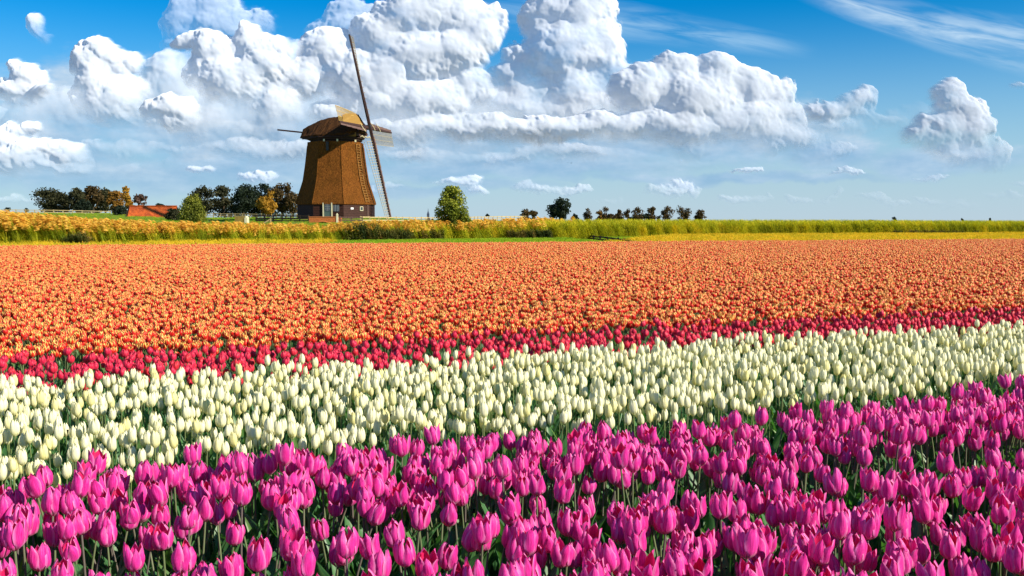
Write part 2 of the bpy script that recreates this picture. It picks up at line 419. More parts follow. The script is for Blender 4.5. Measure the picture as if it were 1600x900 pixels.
def grass_ground(q):
    p = world_coord(q)
    n1 = q.noise(p, 0.35, 4, 0.6); n2 = q.noise(p, 3.0, 4, 0.6)
    c = q.ramp(n1, [(0.30, (0.11, 0.17, 0.025)), (0.48, (0.20, 0.26, 0.03)), (0.62, (0.30, 0.28, 0.04)), (0.75, (0.16, 0.22, 0.03))])
    c = q.mix(q.rng(n2, 0.35, 0.75, 0.0, 0.6), c, (0.07, 0.11, 0.02))
    # the polder far off, colours dulled to keep green bounce light off the clouds
    fl = q.ramp(q.noise(p, 0.004, 4, 0.6), [(0.35, (0.12, 0.14, 0.07)), (0.5, (0.22, 0.20, 0.15)), (0.65, (0.17, 0.19, 0.14))])
    return q.mix(q.rng(q.v('LENGTH', p), 260.0, 700.0), c, fl)
M_ground = principled('meadow_grass', grass_ground, 0.95, 0.1, bump=lambda q: (q.noise(world_coord(q), 6.0, 5, 0.7), 0.9, 0.15))
ground = link('ground', make_ground(), M_ground); tag(ground, kind='structure')

# bare soil of the field, a sheet just above the ground
def soil_col(q):
    n = q.noise(world_coord(q), 14.0, 6, 0.65)
    return q.ramp(n, [(0.3, (0.022, 0.018, 0.012)), (0.7, (0.060, 0.046, 0.030))])
M_soil = principled('field_soil', soil_col, 0.95, 0.15, bump=lambda q: (q.noise(world_coord(q), 22.0, 6, 0.7), 1.0, 0.04))
def make_soil():
    V = []; F = []; n = 40
    xs = np.linspace(-70, 95, n)
    for x in xs: V.append((x, -7.5, 0.005)); V.append((x, field_depth(x) + 0.4, 0.005))
    for i in range(n - 1): F.append((2 * i, 2 * i + 2, 2 * i + 3, 2 * i + 1))
    return mesh_np('soil', V, F)
soil = link('tulip_field_soil', make_soil(), M_soil); tag(soil, kind='structure')

# ------------------------------------------------------------------ tulips
def petal_mat(name, col_fn, trans_tint, trans=0.34, rough=0.42, spec=0.35):
    mt, q = new_mat(name)
    u, v = uv_xy(q)
    e = q.m('ABSOLUTE', q.m('MULTIPLY_ADD', u, 2.0, -1.0))      # 0 mid-rib, 1 edge
    g = q.n('ShaderNodeNewGeometry')
    cc = q.n('ShaderNodeCombineXYZ'); q.put(cc.inputs[0], q.m('MULTIPLY', u, 9.0)); q.put(cc.inputs[1], q.m('MULTIPLY', v, 0.9)); q.put(cc.inputs[2], q.m('MULTIPLY', obj_rand(q), 50))
    vein = q.noise(cc.outputs[0], 2.5, 4, 0.7)
    c = col_fn(q, u, v, e, g.outputs['Backfacing'], vein, obj_rand(q))
    bs = q.n('ShaderNodeBsdfPrincipled'); q.put(bs.inputs['Base Color'], c)
    bs.inputs['Roughness'].default_value = rough; bs.inputs['Specular IOR Level'].default_value = spec
    bs.inputs['Sheen Weight'].default_value = 0.15
    bn = q.n('ShaderNodeBump'); q.put(bn.inputs['Height'], vein); bn.inputs['Strength'].default_value = 0.6; bn.inputs['Distance'].default_value = 0.002
    q.t.links.new(bn.outputs[0], bs.inputs['Normal'])
    tl = q.n('ShaderNodeBsdfTranslucent'); q.put(tl.inputs[0], q.v('MULTIPLY', c, trans_tint))
    mx = q.n('ShaderNodeMixShader'); mx.inputs[0].default_value = trans
    q.t.links.new(bs.outputs[0], mx.inputs[1]); q.t.links.new(tl.outputs[0], mx.inputs[2])
    o = q.n('ShaderNodeOutputMaterial'); q.t.links.new(mx.outputs[0], o.inputs[0])
    return mt

def col_magenta(q, u, v, e, back, vein, rnd):
    c = q.mix(q.rng(vein, 0.36, 0.66), (0.62, 0.006, 0.20), (0.93, 0.060, 0.42))  # petal veins, contrast raised so the pale streaks also paint in highlights
    c = q.mix(q.m('MULTIPLY', q.rng(e, 0.45, 1.0), 0.55), c, (0.94, 0.42, 0.70))          # paler rims
    c = q.mix(q.m('MULTIPLY', q.rng(v, 0.22, 0.02), 0.8), c, (0.62, 0.20, 0.30))          # base
    c = q.mix(q.m('MULTIPLY', back, q.rng(rnd, 0.35, 0.8, 0.2, 0.8)), c, (0.85, 0.014, 0.09))           # red inner face
    c = q.mix(q.rng(rnd, 0.0, 1.0, 0.0, 0.30, smooth=False), c, q.v('MULTIPLY', c, (0.86, 0.7, 1.2)))
    return c
def col_cream(q, u, v, e, back, vein, rnd):
    c = q.mix(q.rng(vein, 0.3, 0.75), (0.90, 0.88, 0.54), (0.95, 0.94, 0.74))
    c = q.mix(q.rng(v, 0.45, 0.0), c, (0.80, 0.80, 0.36))
    c = q.mix(q.rng(rnd, 0.70, 1.0, 0, 0.8), c, (0.88, 0.82, 0.32))
    c = q.mix(q.m('MULTIPLY', q.rng(e, 0.2, 0.0), 0.35), c, (0.66, 0.74, 0.30))
    return c
def col_red(q, u, v, e, back, vein, rnd):
    c = q.mix(q.rng(vein, 0.3, 0.7), (0.55, 0.004, 0.030), (0.80, 0.022, 0.10))
    c = q.mix(q.m('MULTIPLY', q.rng(rnd, 0.4, 1.0), 0.6), c, (0.75, 0.03, 0.02))
    c = q.mix(q.m('MULTIPLY', q.rng(e, 0.6, 1.0), 0.3), c, (0.90, 0.10, 0.22))
    return c
def col_orange(q, u, v, e, back, vein, rnd):
    k = q.m('ADD', q.m('MULTIPLY', e, 0.62), q.m('MULTIPLY', q.m('POWER', v, 2.2), 0.62))
    k = q.m('ADD', k, q.m('MULTIPLY', q.m('SUBTRACT', vein, 0.5), 0.8))
    k = q.m('ADD', k, q.m('MULTIPLY_ADD', rnd, 0.34, -0.20))
    red = q.mix(rnd, (0.62, 0.006, 0.004), (0.78, 0.030, 0.008))
    yel = q.mix(vein, (0.97, 0.66, 0.08), (0.98, 0.80, 0.28))
    c = q.mix(q.rng(k, 0.68, 0.78), red, yel)
    return q.mix(q.m('MULTIPLY', back, 0.75), c, (0.96, 0.66, 0.14))
M_mag = petal_mat('magenta_petal', col_magenta, (1.05, 0.6, 0.9), 0.24)
M_cream = petal_mat('cream_petal', col_cream, (1.05, 1.0, 0.70), 0.26, rough=0.5)
M_red = petal_mat('crimson_petal', col_red, (1.1, 0.5, 0.6), 0.22)
M_ora = petal_mat('flamed_petal', col_orange, (1.1, 0.7, 0.4), 0.22)

def leaf_col(q):
    u, v = uv_xy(q)
    cc = q.n('ShaderNodeCombineXYZ'); q.put(cc.inputs[0], q.m('MULTIPLY', u, 14)); q.put(cc.inputs[1], q.m('MULTIPLY', v, 0.6)); q.put(cc.inputs[2], q.m('MULTIPLY', obj_rand(q), 30))
    n = q.noise(cc.outputs[0], 1.5, 2, 0.5)
    c = q.mix(q.rng(n, 0.3, 0.7), (0.036, 0.135, 0.055), (0.105, 0.260, 0.085))
    return q.mix(q.rng(obj_rand(q), 0.75, 1.0, 0.0, 0.7), c, (0.13, 0.24, 0.04))
M_leaf = principled('tulip_leaf', leaf_col, 0.42, 0.45, trans=(0.30, (1.3, 1.6, 0.5)))
M_stem = principled('tulip_stem', lambda q: q.mix(obj_rand(q), (0.12, 0.15, 0.07), (0.16, 0.22, 0.07)), 0.5, 0.3)
M_stem_dark = principled('purplish_stem', lambda q: q.mix(obj_rand(q), (0.13, 0.10, 0.10), (0.14, 0.19, 0.08)), 0.5, 0.3)

def grid_faces(nu, nv, base=0):
    i = np.arange(nu * nv).reshape(nv, nu) + base
    return np.stack([i[:-1, :-1], i[:-1, 1:], i[1:, 1:], i[1:, :-1]], -1).reshape(-1, 4)

def petal(rg, ang, r, h, opening, inner, pointed, nu=5, nv=7, wide=0.72):
    v = np.linspace(0, 1, nv); u = np.linspace(-1, 1, nu)
    U, V = np.meshgrid(u, v)
    prof = np.interp(V, [0, .08, .22, .45, .68, .86, 1.0],
                     [.12, .52, .88, 1.0, .95 + .12 * opening, .74 + .42 * opening, .42 + 0.95 * opening]) * r * (0.88 if inner else 1.0)
    W = np.interp(V, [0, .12, .35, .62, .82, .93, 1.0], [.20, .55, .95, 1.0, .74 if pointed else .80, .40 if pointed else .58, .02 if pointed else .18]) * wide
    th = ang + U * W + rg.normal(0, .02) + 0.10 * rg.normal() * V
    prof = prof * (1 - 0.05 * U ** 2) + r * 0.05 * np.sin(U * 5 + rg.uniform(0, 6)) * V ** 2
    loose = 1.0 if pointed else 0.45
    prof = prof + r * rg.normal(0, .16) * loose * V ** 2.5
    th = th + rg.normal(0, .12) * loose * V ** 2
    prof = prof + r * loose * (0.10 * np.exp(-(U / 0.16) ** 2) * np.sin(V * 3.1) - 0.13 * U ** 2 * V)
    prof = prof + r * loose * 0.05 * np.sin(V * 9 + U * 4 + rg.uniform(0, 6))
    z = h * (V ** 1.05) * (1.03 if inner else 1.0) - h * 0.05 * U ** 2 * (V > .3) + h * rg.normal(0, .03) * V
    pts = np.stack([np.cos(th) * prof, np.sin(th) * prof, z], -1).reshape(-1, 3)
    uv = np.stack([(U + 1) / 2, V], -1).reshape(-1, 2)
    return pts, grid_faces(nu, nv), uv

def tube(path, rad, ns=6):
    path = np.array(path); n = len(path); rad = np.broadcast_to(np.asarray(rad, float), n)
    V = []
    for i in range(n):
        t = path[min(i + 1, n - 1)] - path[max(i - 1, 0)]; t = t / (np.linalg.norm(t) + 1e-9)
        a = np.cross(t, [0, 0, 1.0] if abs(t[2]) < .9 else [1.0, 0, 0]); a /= np.linalg.norm(a); b_ = np.cross(t, a)
        for k in range(ns):
            w = 2 * math.pi * k / ns; V.append(path[i] + rad[i] * (a * math.cos(w) + b_ * math.sin(w)))
    F = [[i * ns + k, i * ns + (k + 1) % ns, (i + 1) * ns + (k + 1) % ns, (i + 1) * ns + k] for i in range(n - 1) for k in range(ns)]
    uv = np.array([[k / ns, i / max(1, n - 1)] for i in range(n) for k in range(ns)])
    return np.array(V), np.array(F), uv

def leaf(rg, ang, L, w, lean, nu=3, nv=8):
    v = np.linspace(0, 1, nv); u = np.linspace(-1, 1, nu)
    U, V = np.meshgrid(u, v)
    out = lean * L * V ** 1.9 + 0.012
    droop = rg.uniform(0.0, 0.28)
    z = L * (V - droop * V ** 3) * 0.96 + 0.01
    wd = w * np.interp(V, [0, .15, .4, .7, .9, 1], [.45, .8, 1, .8, .4, .02])
    twist = rg.uniform(-0.7, 0.7) * V
    side = U * wd * np.cos(twist); lift = (np.abs(U) ** 1.5) * wd * 0.45
    x = (out - lift * 0.9) ; y = side + 0.02 * L * rg.normal() * V ** 2 + 0.006 * np.sin(V * 11 + rg.uniform(0, 6)) * U
    x = x + U * wd * np.sin(twist)
    c, s_ = math.cos(ang), math.sin(ang)
    pts = np.stack([x * c - y * s_, x * s_ + y * c, z], -1).reshape(-1, 3)
    return pts, grid_faces(nu, nv), np.stack([(U + 1) / 2, V], -1).reshape(-1, 2)

def tilt_about(pts, origin, ax, ang, up):
    m = np.array(Matrix.Rotation(ang, 3, Vector((math.cos(ax), math.sin(ax), 0))))
    return pts @ m.T + np.array(origin)

def tulip_parts(seed, H, r, h, opening, pointed, nleaf, leafL, leafW, quality=2, stem_r=0.0035, tilt=0.12, wide=0.72):
    """Raw pieces of one tulip: [(kind, pts, faces, uv)]."""
    rg = np.random.default_rng(seed)
    ax = rg.uniform(0, 6.28); t = abs(rg.normal(0, tilt)); off = H * 0.5 * math.sin(t)
    dx, dy = math.sin(ax) * off, -math.cos(ax) * off
    hs_ = H - h * 0.9
    nst = 6 if quality > 1 else 3
    path = [(dx * s_ ** 2, dy * s_ ** 2, hs_ * s_) for s_ in np.linspace(0, 1, nst)]
    out = [('stem', *tube(path, np.linspace(stem_r * 1.15, stem_r * 0.85, nst), 6 if quality > 1 else 3))]
    nu, nv = {3: (7, 10), 2: (5, 7), 1: (3, 4), 0: (3, 4)}[quality]
    a0 = rg.uniform(0, 6.28)
    for k in range(6):
        inner = k >= 3
        op = opening * rg.uniform(0.5, 1.25) * (0.75 if inner else 1.0) + (0.35 * (rg.random() < 0.10))
        pts, F, uv = petal(rg, a0 + (k % 3) * 2 * math.pi / 3 + (math.pi / 3 if inner else 0), r * rg.uniform(.95, 1.05), h * (rg.uniform(.86, 1.10) if pointed else rg.uniform(.94, 1.05)), op, inner, pointed, nu, nv, wide)
        pts = tilt_about(pts, (dx, dy, hs_), ax, t, None)
        out.append(('petal', pts, F, uv))
    a1 = rg.uniform(0, 6.28)
    for k in range(nleaf):
        L = leafL * rg.uniform(.75, 1.1)
        out.append(('leaf', *leaf(rg, a1 + k * 2.2 + rg.normal(0, .3), L, leafW * rg.uniform(.8, 1.15), rg.uniform(.10, .42), 3, 8 if quality > 1 else 5)))
    return out

def join_raw(items):
    V, F, U, M_ = [], [], [], []; n = 0
    for kind, p_, f_, uv in items:
        V.append(p_); F.append(f_ + n); U.append(uv); M_.append(np.full(len(f_), {'petal': 0, 'stem': 1, 'leaf': 2}[kind])); n += len(p_)
    return np.concatenate(V), np.concatenate(F), np.concatenate(U), np.concatenate(M_)

def joined_mesh(name, items, mats):
    V, F, U, Mi = join_raw(items)
    me = mesh_np(name, V, F, U)
    for m_ in mats: me.materials.append(m_)
    me.polygons.foreach_set('material_index', Mi.astype(np.int32)); me.update()
    return me

# kinds: height, bloom radius, bloom height, opening, pointed, leaves, leaf length, leaf width
KIND = {
    'magenta': dict(H=0.475, r=0.0280, h=0.0755, opening=0.34, pointed=True, nleaf=4, leafL=0.36, leafW=0.023, tilt=0.16, wide=0.74, stem_r=0.0036),
    'cream':   dict(H=0.47, r=0.0178, h=0.064, opening=0.00, pointed=False, nleaf=4, leafL=0.40, leafW=0.016, tilt=0.09, wide=0.80, stem_r=0.0028),
    'crimson': dict(H=0.42, r=0.0235, h=0.056, opening=0.04, pointed=True, nleaf=3, leafL=0.35, leafW=0.015, tilt=0.12, wide=0.78, stem_r=0.0028),
    'flamed':  dict(H=0.40, r=0.0250, h=0.056, opening=0.26, pointed=True, nleaf=3, leafL=0.32, leafW=0.014, tilt=0.14, wide=0.66, stem_r=0.0028),
}
PMAT = {'magenta': M_mag, 'cream': M_cream, 'crimson': M_red, 'flamed': M_ora}

# --- where they stand: beds by distance across the rows
def beds(p0, p1, dens, gaps=(), jitter=0.05):
    """Random points (x, y) in a bed between p0 and p1 across the rows, inside the view plus a margin."""
    pts = []
    tmax = 140.0 if p1 > 10 else (26.0 if p1 > 6.2 else 16.0)
    n = int((p1 - p0) * 2 * tmax * dens)
    p = rng.uniform(p0, p1, n); t = rng.uniform(-tmax * 0.75, tmax, n)
    e = 0.05 * np.sin(t * 1.7) + 0.04 * np.sin(t * 4.3 + 1)
    x = p * NRM[0] + t * ROW[0] + e * NRM[0]; y = p * NRM[1] + t * ROW[1] + e * NRM[1]
    ok = (y > 1.2) & (np.abs(x) < y * 0.545 + 0.9) & (y < field_depth(x))
    for (g0, g1, keep) in gaps:
        ok &= ~((p + jitter * rng.normal(size=n) > g0) & (p + jitter * rng.normal(size=n) < g1) & (rng.random(n) > keep))
    x, y, p = x[ok], y[ok], p[ok]
    return x, y, p

def thin(x, y, dmin):
    """Drop points nearer than dmin to another one."""
    c = dmin; key = {}
    keep = np.zeros(len(x), bool)
    gx, gy = np.floor(x / c).astype(int), np.floor(y / c).astype(int)
    for i in range(len(x)):
        a, b_ = gx[i], gy[i]; good = True
        for da in (-1, 0, 1):
            for db in (-1, 0, 1):
                for j in key.get((a + da, b_ + db), ()):
                    if (x[i] - x[j]) ** 2 + (y[i] - y[j]) ** 2 < c * c: good = False; break
                if not good: break
            if not good: break
        if good: key.setdefault((a, b_), []).append(i); keep[i] = True
    return keep

def scatter(kind, p0, p1, dens, gaps, dmin=None, jitter=0.05):
    x, y, p = beds(p0, p1, dens, gaps, jitter)
    if dmin:
        k = thin(x, y, dmin); x, y, p = x[k], y[k], p[k]
    n = len(x)
    hv = 1.0 + 0.06 * fbm(x * 2.2, y * 2.2, 11, 3) * 4 * 0.5 + rng.normal(0, 0.03 if kind == 'flamed' else 0.05, n)
    return dict(x=x, y=y, s=np.clip(hv, 0.80, 1.17), rz=rng.uniform(0, 6.283, n), var=rng.integers(0, NVAR, n))

NVAR = 12
S = {}
S['magenta'] = scatter('magenta', 1.15, 3.60, 340, [(2.58, 2.94, 0.06), (1.84, 1.96, 0.35), (2.20, 2.27, 0.6)], 0.0470, 0.025)
S['cream'] = scatter('cream', 3.93, 6.0, 430, [(4.68, 4.88, 0.15), (5.34, 5.48, 0.3), (4.26, 4.34, 0.5)], 0.0435, 0.04)
S['crimson'] = scatter('crimson', 6.12, 7.42, 180, [(6.80, 6.90, 0.4)], 0.050, 0.05)
S['flamed'] = scatter('flamed', 7.80, 60.0, 165, [(9.10, 9.24, 0.25), (10.4, 10.5, 0.35), (11.8, 11.9, 0.45), (13.3, 13.4, 0.5), (14.9, 15.0, 0.5), (16.6, 16.75, 0.5), (18.5, 18.7, 0.5), (21.0, 21.2, 0.5), (24.0, 24.3, 0.5)], None, 0.05)

def label_for(kind, zone, var, p):
    state = {0: 'tightly closed', 1: 'nearly closed', 6: 'nearly closed', 2: 'half closed', 3: 'half open', 4: 'open', 5: 'wide open', 7: 'half closed', 8: 'half open', 9: 'open', 10: 'half closed', 11: 'very wide open'}[var]
    if kind == 'magenta':
        bed = 'rear' if p > 2.75 else ('front' if p > 2.24 else 'nearest')
        where = {'rear': 'rear bed beside the cream ones', 'front': 'middle rows before the green gap', 'nearest': 'nearest rows at the bottom'}[bed]
        return f'{state} magenta tulip, {where}, {zone} third of photo', f'{bed} magenta tulips, {zone} third'
    if kind == 'cream':
        st = 'tall' if var in (0, 2, 5, 7, 9) else ('short' if var in (4, 6, 8, 10) else 'medium-high')
        return f'{st} cream tulip on the near side of its bed, {zone} third of the photo', f'near cream tulips, {zone} third'
    if kind == 'crimson':
        return f'crimson tulip of the narrow red bed, {zone} third of the photo', f'crimson tulips, {zone} third'
    return f'flamed tulip in the front rows of the orange field, {zone} third of the photo', f'front flamed tulips, {zone} third'
HIDDEN = {}
def build_tulips(kind):
    k = KIND[kind]; d = S[kind]; n = len(d['x'])
    q = {'magenta': 3, 'cream': 2, 'crimson': 2, 'flamed': 1}[kind]
    stem_m = M_stem_dark if kind == 'magenta' else M_stem
    mats = [PMAT[kind], stem_m, M_leaf]
    names = {'magenta': 'magenta_tulip', 'cream': 'cream_tulip', 'crimson': 'crimson_tulip', 'flamed': 'flamed_tulip'}
    variants = []
    for vv in range(NVAR):
        kk = dict(k); kk['opening'] = k['opening'] * (0.25, 0.5, 0.8, 1.1, 1.5, 2.1, 0.4, 0.9, 1.2, 1.7, 0.7, 2.6)[vv]
        kk['H'] = k['H'] * (1.0, .96, 1.04, .99, .93, 1.02, .90, 1.0, .95, 1.05, .92, .98)[vv]
        variants.append(tulip_parts(100 + vv + 50 * len(kind), quality=q, **kk))
    # the ones that show largest: nearest inside the frame
    u, v_ = px_of(d['x'], d['y'], np.full(n, k['H'] * 0.93))
    inframe = (u > -12) & (u < 1612) & (v_ < 918)
    order = np.argsort(np.where(inframe, d['y'], 1e6))[:300]
    order = order[inframe[order]]
    single = np.zeros(n, bool); single[order] = True
    meshes = []
    for vv, items in enumerate(variants):
        if kind == 'magenta':
            ms = [(kd, mesh_np(kd, p_, f_, uv)) for kd, p_, f_, uv in items]
        elif kind == 'cream':
            pet = [it for it in items if it[0] == 'petal']
            bl = mesh_np('bloom', *join_raw(pet)[:3])
            ms = [('bloom', bl)] + [(kd, mesh_np(kd, p_, f_, uv)) for kd, p_, f_, uv in items if kd != 'petal']
        else:
            ms = [('whole', joined_mesh(names[kind], items, mats))]
        for kd, me in ms:
            if not len(me.materials): me.materials.append({'petal': mats[0], 'bloom': mats[0], 'stem': mats[1], 'leaf': mats[2]}.get(kd, mats[0]))
        meshes.append(ms)
    pperp = d['x'] * NRM[0] + d['y'] * NRM[1]
    for i in order:
        x, y, sc, rz = float(d['x'][i]), float(d['y'][i]), float(d['s'][i]), float(d['rz'][i])
        ms = meshes[d['var'][i]]
        if len(ms) == 1:
            root = bpy.data.objects.new(names[kind], ms[0][1]); COL.objects.link(root)
        else:
            root = bpy.data.objects.new(names[kind], None); COL.objects.link(root); root.empty_display_size = 0.02
            for kd, me in ms:
                c = bpy.data.objects.new(kd, me); COL.objects.link(c); c.parent = root
        root.location = (x, y, 0.004); root.rotation_euler = (0, 0, rz); root.scale = (sc, sc, sc)
        zone = ('left', 'middle', 'right')[int(min(2, max(0, u[i] // 533.4)))]
        root['label'], root['group'] = label_for(kind, zone, int(d['var'][i]), pperp[i]); root['category'] = 'tulip'
    # all the others as one scattered mass
    col = bpy.data.collections.new(names[kind] + '_sources')
    lowq = 2 if kind in ('magenta', 'cream') else 1
    for vv in range(NVAR):
        kk = dict(k); kk['opening'] = k['opening'] * (0.25, 0.5, 0.8, 1.1, 1.5, 2.1, 0.4, 0.9, 1.2, 1.7, 0.7, 2.6)[vv]
        kk['H'] = k['H'] * (1.0, .96, 1.04, .99, .93, 1.02, .90, 1.0, .95, 1.05, .92, .98)[vv]
        ob = bpy.data.objects.new('source_' + names[kind], joined_mesh('source', tulip_parts(100 + vv + 50 * len(kind), quality=lowq, **kk), mats))
        col.objects.link(ob)
    rest = ~single
    pts = np.stack([d['x'][rest], d['y'][rest], np.full(rest.sum(), 0.004)], -1)
    return scatter_object(names[kind] + 's', pts, d['rz'][rest], d['s'][rest], d['var'][rest], col, rest.sum())

def scatter_object(name, pts, rz, s_, var, col, count, tilt=None):
    me = bpy.data.meshes.new(name)
    me.vertices.add(len(pts)); me.vertices.foreach_set('co', np.asarray(pts, np.float32).ravel())
    rot = np.zeros((len(pts), 3), np.float32); rot[:, 2] = rz
    if tilt is not None: rot[:, :2] = tilt
    a = me.attributes.new('turn', 'FLOAT_VECTOR', 'POINT'); a.data.foreach_set('vector', rot.ravel())
    a = me.attributes.new('size', 'FLOAT', 'POINT'); a.data.foreach_set('value', np.asarray(s_, np.float32))
    a = me.attributes.new('pick', 'INT', 'POINT'); a.data.foreach_set('value', np.asarray(var, np.int32))
    me.update()
    o = link(name, me)
    g = bpy.data.node_groups.new(name + '_scatter', 'GeometryNodeTree')
    g.interface.new_socket('Geometry', in_out='INPUT', socket_type='NodeSocketGeometry')
    g.interface.new_socket('Geometry', in_out='OUTPUT', socket_type='NodeSocketGeometry')
    N = g.nodes; L = g.links
    gi, go = N.new('NodeGroupInput'), N.new('NodeGroupOutput')
    ci = N.new('GeometryNodeCollectionInfo'); ci.inputs['Collection'].default_value = col
    ci.inputs['Separate Children'].default_value = True; ci.inputs['Reset Children'].default_value = True
    ip = N.new('GeometryNodeInstanceOnPoints'); ip.inputs['Pick Instance'].default_value = True
    def na(nm, dt):
        a_ = N.new('GeometryNodeInputNamedAttribute'); a_.data_type = dt; a_.inputs['Name'].default_value = nm
        return [o_ for o_ in a_.outputs if o_.enabled and o_.name == 'Attribute'][0]
    e2r = N.new('FunctionNodeEulerToRotation'); L.new(na('turn', 'FLOAT_VECTOR'), e2r.inputs[0])
    L.new(gi.outputs[0], ip.inputs['Points']); L.new(ci.outputs[0], ip.inputs['Instance'])
    L.new(na('pick', 'INT'), ip.inputs['Instance Index']); L.new(e2r.outputs[0], ip.inputs['Rotation'])
    L.new(na('size', 'FLOAT'), ip.inputs['Scale']); L.new(ip.outputs[0], go.inputs[0])
    md = o.modifiers.new('scatter', 'NODES'); md.node_group = g
    return o

for kd, lab in (('magenta', 'remaining magenta tulips standing at the edges and among the nearest ones'), ('cream', 'dense mass of cream white tulips filling the rest of their bed'),
                ('crimson', 'mass of crimson tulips filling the rest of the narrow red bed'), ('flamed', 'vast field of red tulips with yellow-orange rims')):
    tag(build_tulips(kd), lab, None, None, 'stuff')

# ------------------------------------------------------------------ small mesh kit
class MB:
    def __init__(s): s.V, s.F = [], []
    def add(s, V, F):
        n = len(s.V); s.V += [tuple(map(float, v)) for v in V]; s.F += [tuple(int(i) + n for i in f) for f in F]; return s
    def box(s, c, size, rot=None):
        x, y, z = (k / 2 for k in size)
        V = [Vector((a, b_, d)) for a in (-x, x) for b_ in (-y, y) for d in (-z, z)]
        if rot is not None: V = [rot @ v for v in V]
        V = [v + Vector(c) for v in V]
        return s.add(V, [(0, 1, 3, 2), (4, 6, 7, 5), (0, 4, 5, 1), (2, 3, 7, 6), (0, 2, 6, 4), (1, 5, 7, 3)])
    def beam(s, a, b_, w, h, up=(0, 0, 1)):
        a, b_ = Vector(a), Vector(b_); d = (b_ - a); L = d.length; d.normalize()
        side = d.cross(Vector(up));
        if side.length < 1e-4: side = d.cross(Vector((1, 0, 0)))
        side.normalize(); u = side.cross(d)
        m = Matrix((side, d, u)).transposed()
        return s.box((a + b_) / 2, (w, L, h), m)
    def tube(s, path, rad, ns=6):
        V, F, _ = tube(path, rad, ns); return s.add(V, F)
    def build(s, name, mat, parent=None, smooth=False, loc=None, bevel=0):
        me = bpy.data.meshes.new(name); me.from_pydata(s.V, [], s.F)
        if smooth:
            me.polygons.foreach_set('use_smooth', np.ones(len(me.polygons), bool))
        me.update()
        return link(name, me, mat, parent, loc)

def wood_col(c1, c2, sc=(3, 3, 0.6)):
    def f(q):
        p = q.v('MULTIPLY', world_coord(q), sc); n = q.noise(p, 3.0, 4, 0.6)
        c = q.mix(q.rng(n, 0.3, 0.7), c1, c2)
        return q.mix(q.m('MULTIPLY', obj_rand(q), 0.35), c, c1)
    return f
M_darkwood = principled('tarred_wood', wood_col((0.020, 0.011, 0.009), (0.055, 0.026, 0.020)), 0.75, 0.2)
M_sailwood = principled('dark_sail_wood', wood_col((0.028, 0.014, 0.012), (0.080, 0.038, 0.030)), 0.7, 0.2)
M_board = principled('leading_board', wood_col((0.11, 0.062, 0.050), (0.20, 0.125, 0.105)), 0.7, 0.2)
M_lattice = principled('pale_lattice_wood', wood_col((0.30, 0.25, 0.16), (0.46, 0.41, 0.29)), 0.7, 0.2)
M_goldlattice = principled('golden_lattice_wood', wood_col((0.46, 0.28, 0.07), (0.60, 0.42, 0.12)), 0.7, 0.2)  # more golden tone, for the near sail and the cleats
M_ladder = principled('ladder_wood', wood_col((0.24, 0.11, 0.03), (0.42, 0.22, 0.06)), 0.8, 0.1)
M_bar = principled('grey_white_bars', wood_col((0.20, 0.22, 0.24), (0.32, 0.33, 0.34)), 0.6, 0.2)
M_cream_paint = principled('cream_painted_wood', wood_col((0.55, 0.50, 0.30), (0.68, 0.64, 0.44)), 0.5, 0.3)
M_rope = principled('pale_rope', (0.70, 0.62, 0.38), 0.8, 0.1)
M_iron = principled('black_iron', (0.03, 0.028, 0.028), 0.5, 0.4)
M_white_sign = principled('white_paint', (0.8, 0.8, 0.78), 0.5, 0.3)
M_greendoor = principled('grey_green_paint', (0.075, 0.115, 0.10), 0.45, 0.4)
M_glass = principled('window_glass', (0.03, 0.045, 0.06), 0.08, 0.7)
M_gold = principled('gilt_paint', (0.75, 0.48, 0.10), 0.4, 0.5)

def thatch_mat(name, c1, c2, c3, sc=(9, 9, 1.3)):
    def col(q):
        p = obj_coord(q, sc)
        n = q.noise(p, 2.6, 7, 0.72); big = q.noise(obj_coord(q, (1, 1, .8)), 0.9, 3, 0.5)
        c = q.ramp(n, [(0.33, c1), (0.5, c2), (0.68, c3)])
        return q.mix(q.rng(big, 0.40, 0.72, 0.0, 0.55), c, q.v('MULTIPLY', c, (0.62, 0.70, 0.60)))
    return principled(name, col, 0.95, 0.08, bump=lambda q: (q.noise(obj_coord(q, sc), 3.0, 8, 0.75), 0.9, 0.14))
M_thatch = thatch_mat('reed_thatch', (0.030, 0.011, 0.003), (0.145, 0.050, 0.009), (0.40, 0.150, 0.024))
M_thatchcap = thatch_mat('old_cap_thatch', (0.018, 0.008, 0.004), (0.062, 0.027, 0.010), (0.16, 0.072, 0.024), sc=(5, 5, 3))

# ------------------------------------------------------------------ the windmill
MS = 0.0868                                       # metres per photo pixel at the mill's distance
mill_at = P(526, 341, 135.0)
mill = empty('windmill', mill_at, math.atan2(-mill_at.x, mill_at.y))
tag(mill, 'tall brown thatched windmill with four lattice sails standing on the dyke', 'windmill')
def mz(py): return (341 - py) * MS
PHI = R(10.0)
def octo(Rr, z, k, frac=0.0):
    """Point on the octagon: corner k (0 the one nearest the camera, counting to the right), frac towards the next."""
    a0 = PHI + k * math.pi / 4; a1 = a0 + math.pi / 4
    p0 = Vector((math.sin(a0) * Rr, -math.cos(a0) * Rr, z)); p1 = Vector((math.sin(a1) * Rr, -math.cos(a1) * Rr, z))
    return p0.lerp(p1, frac)

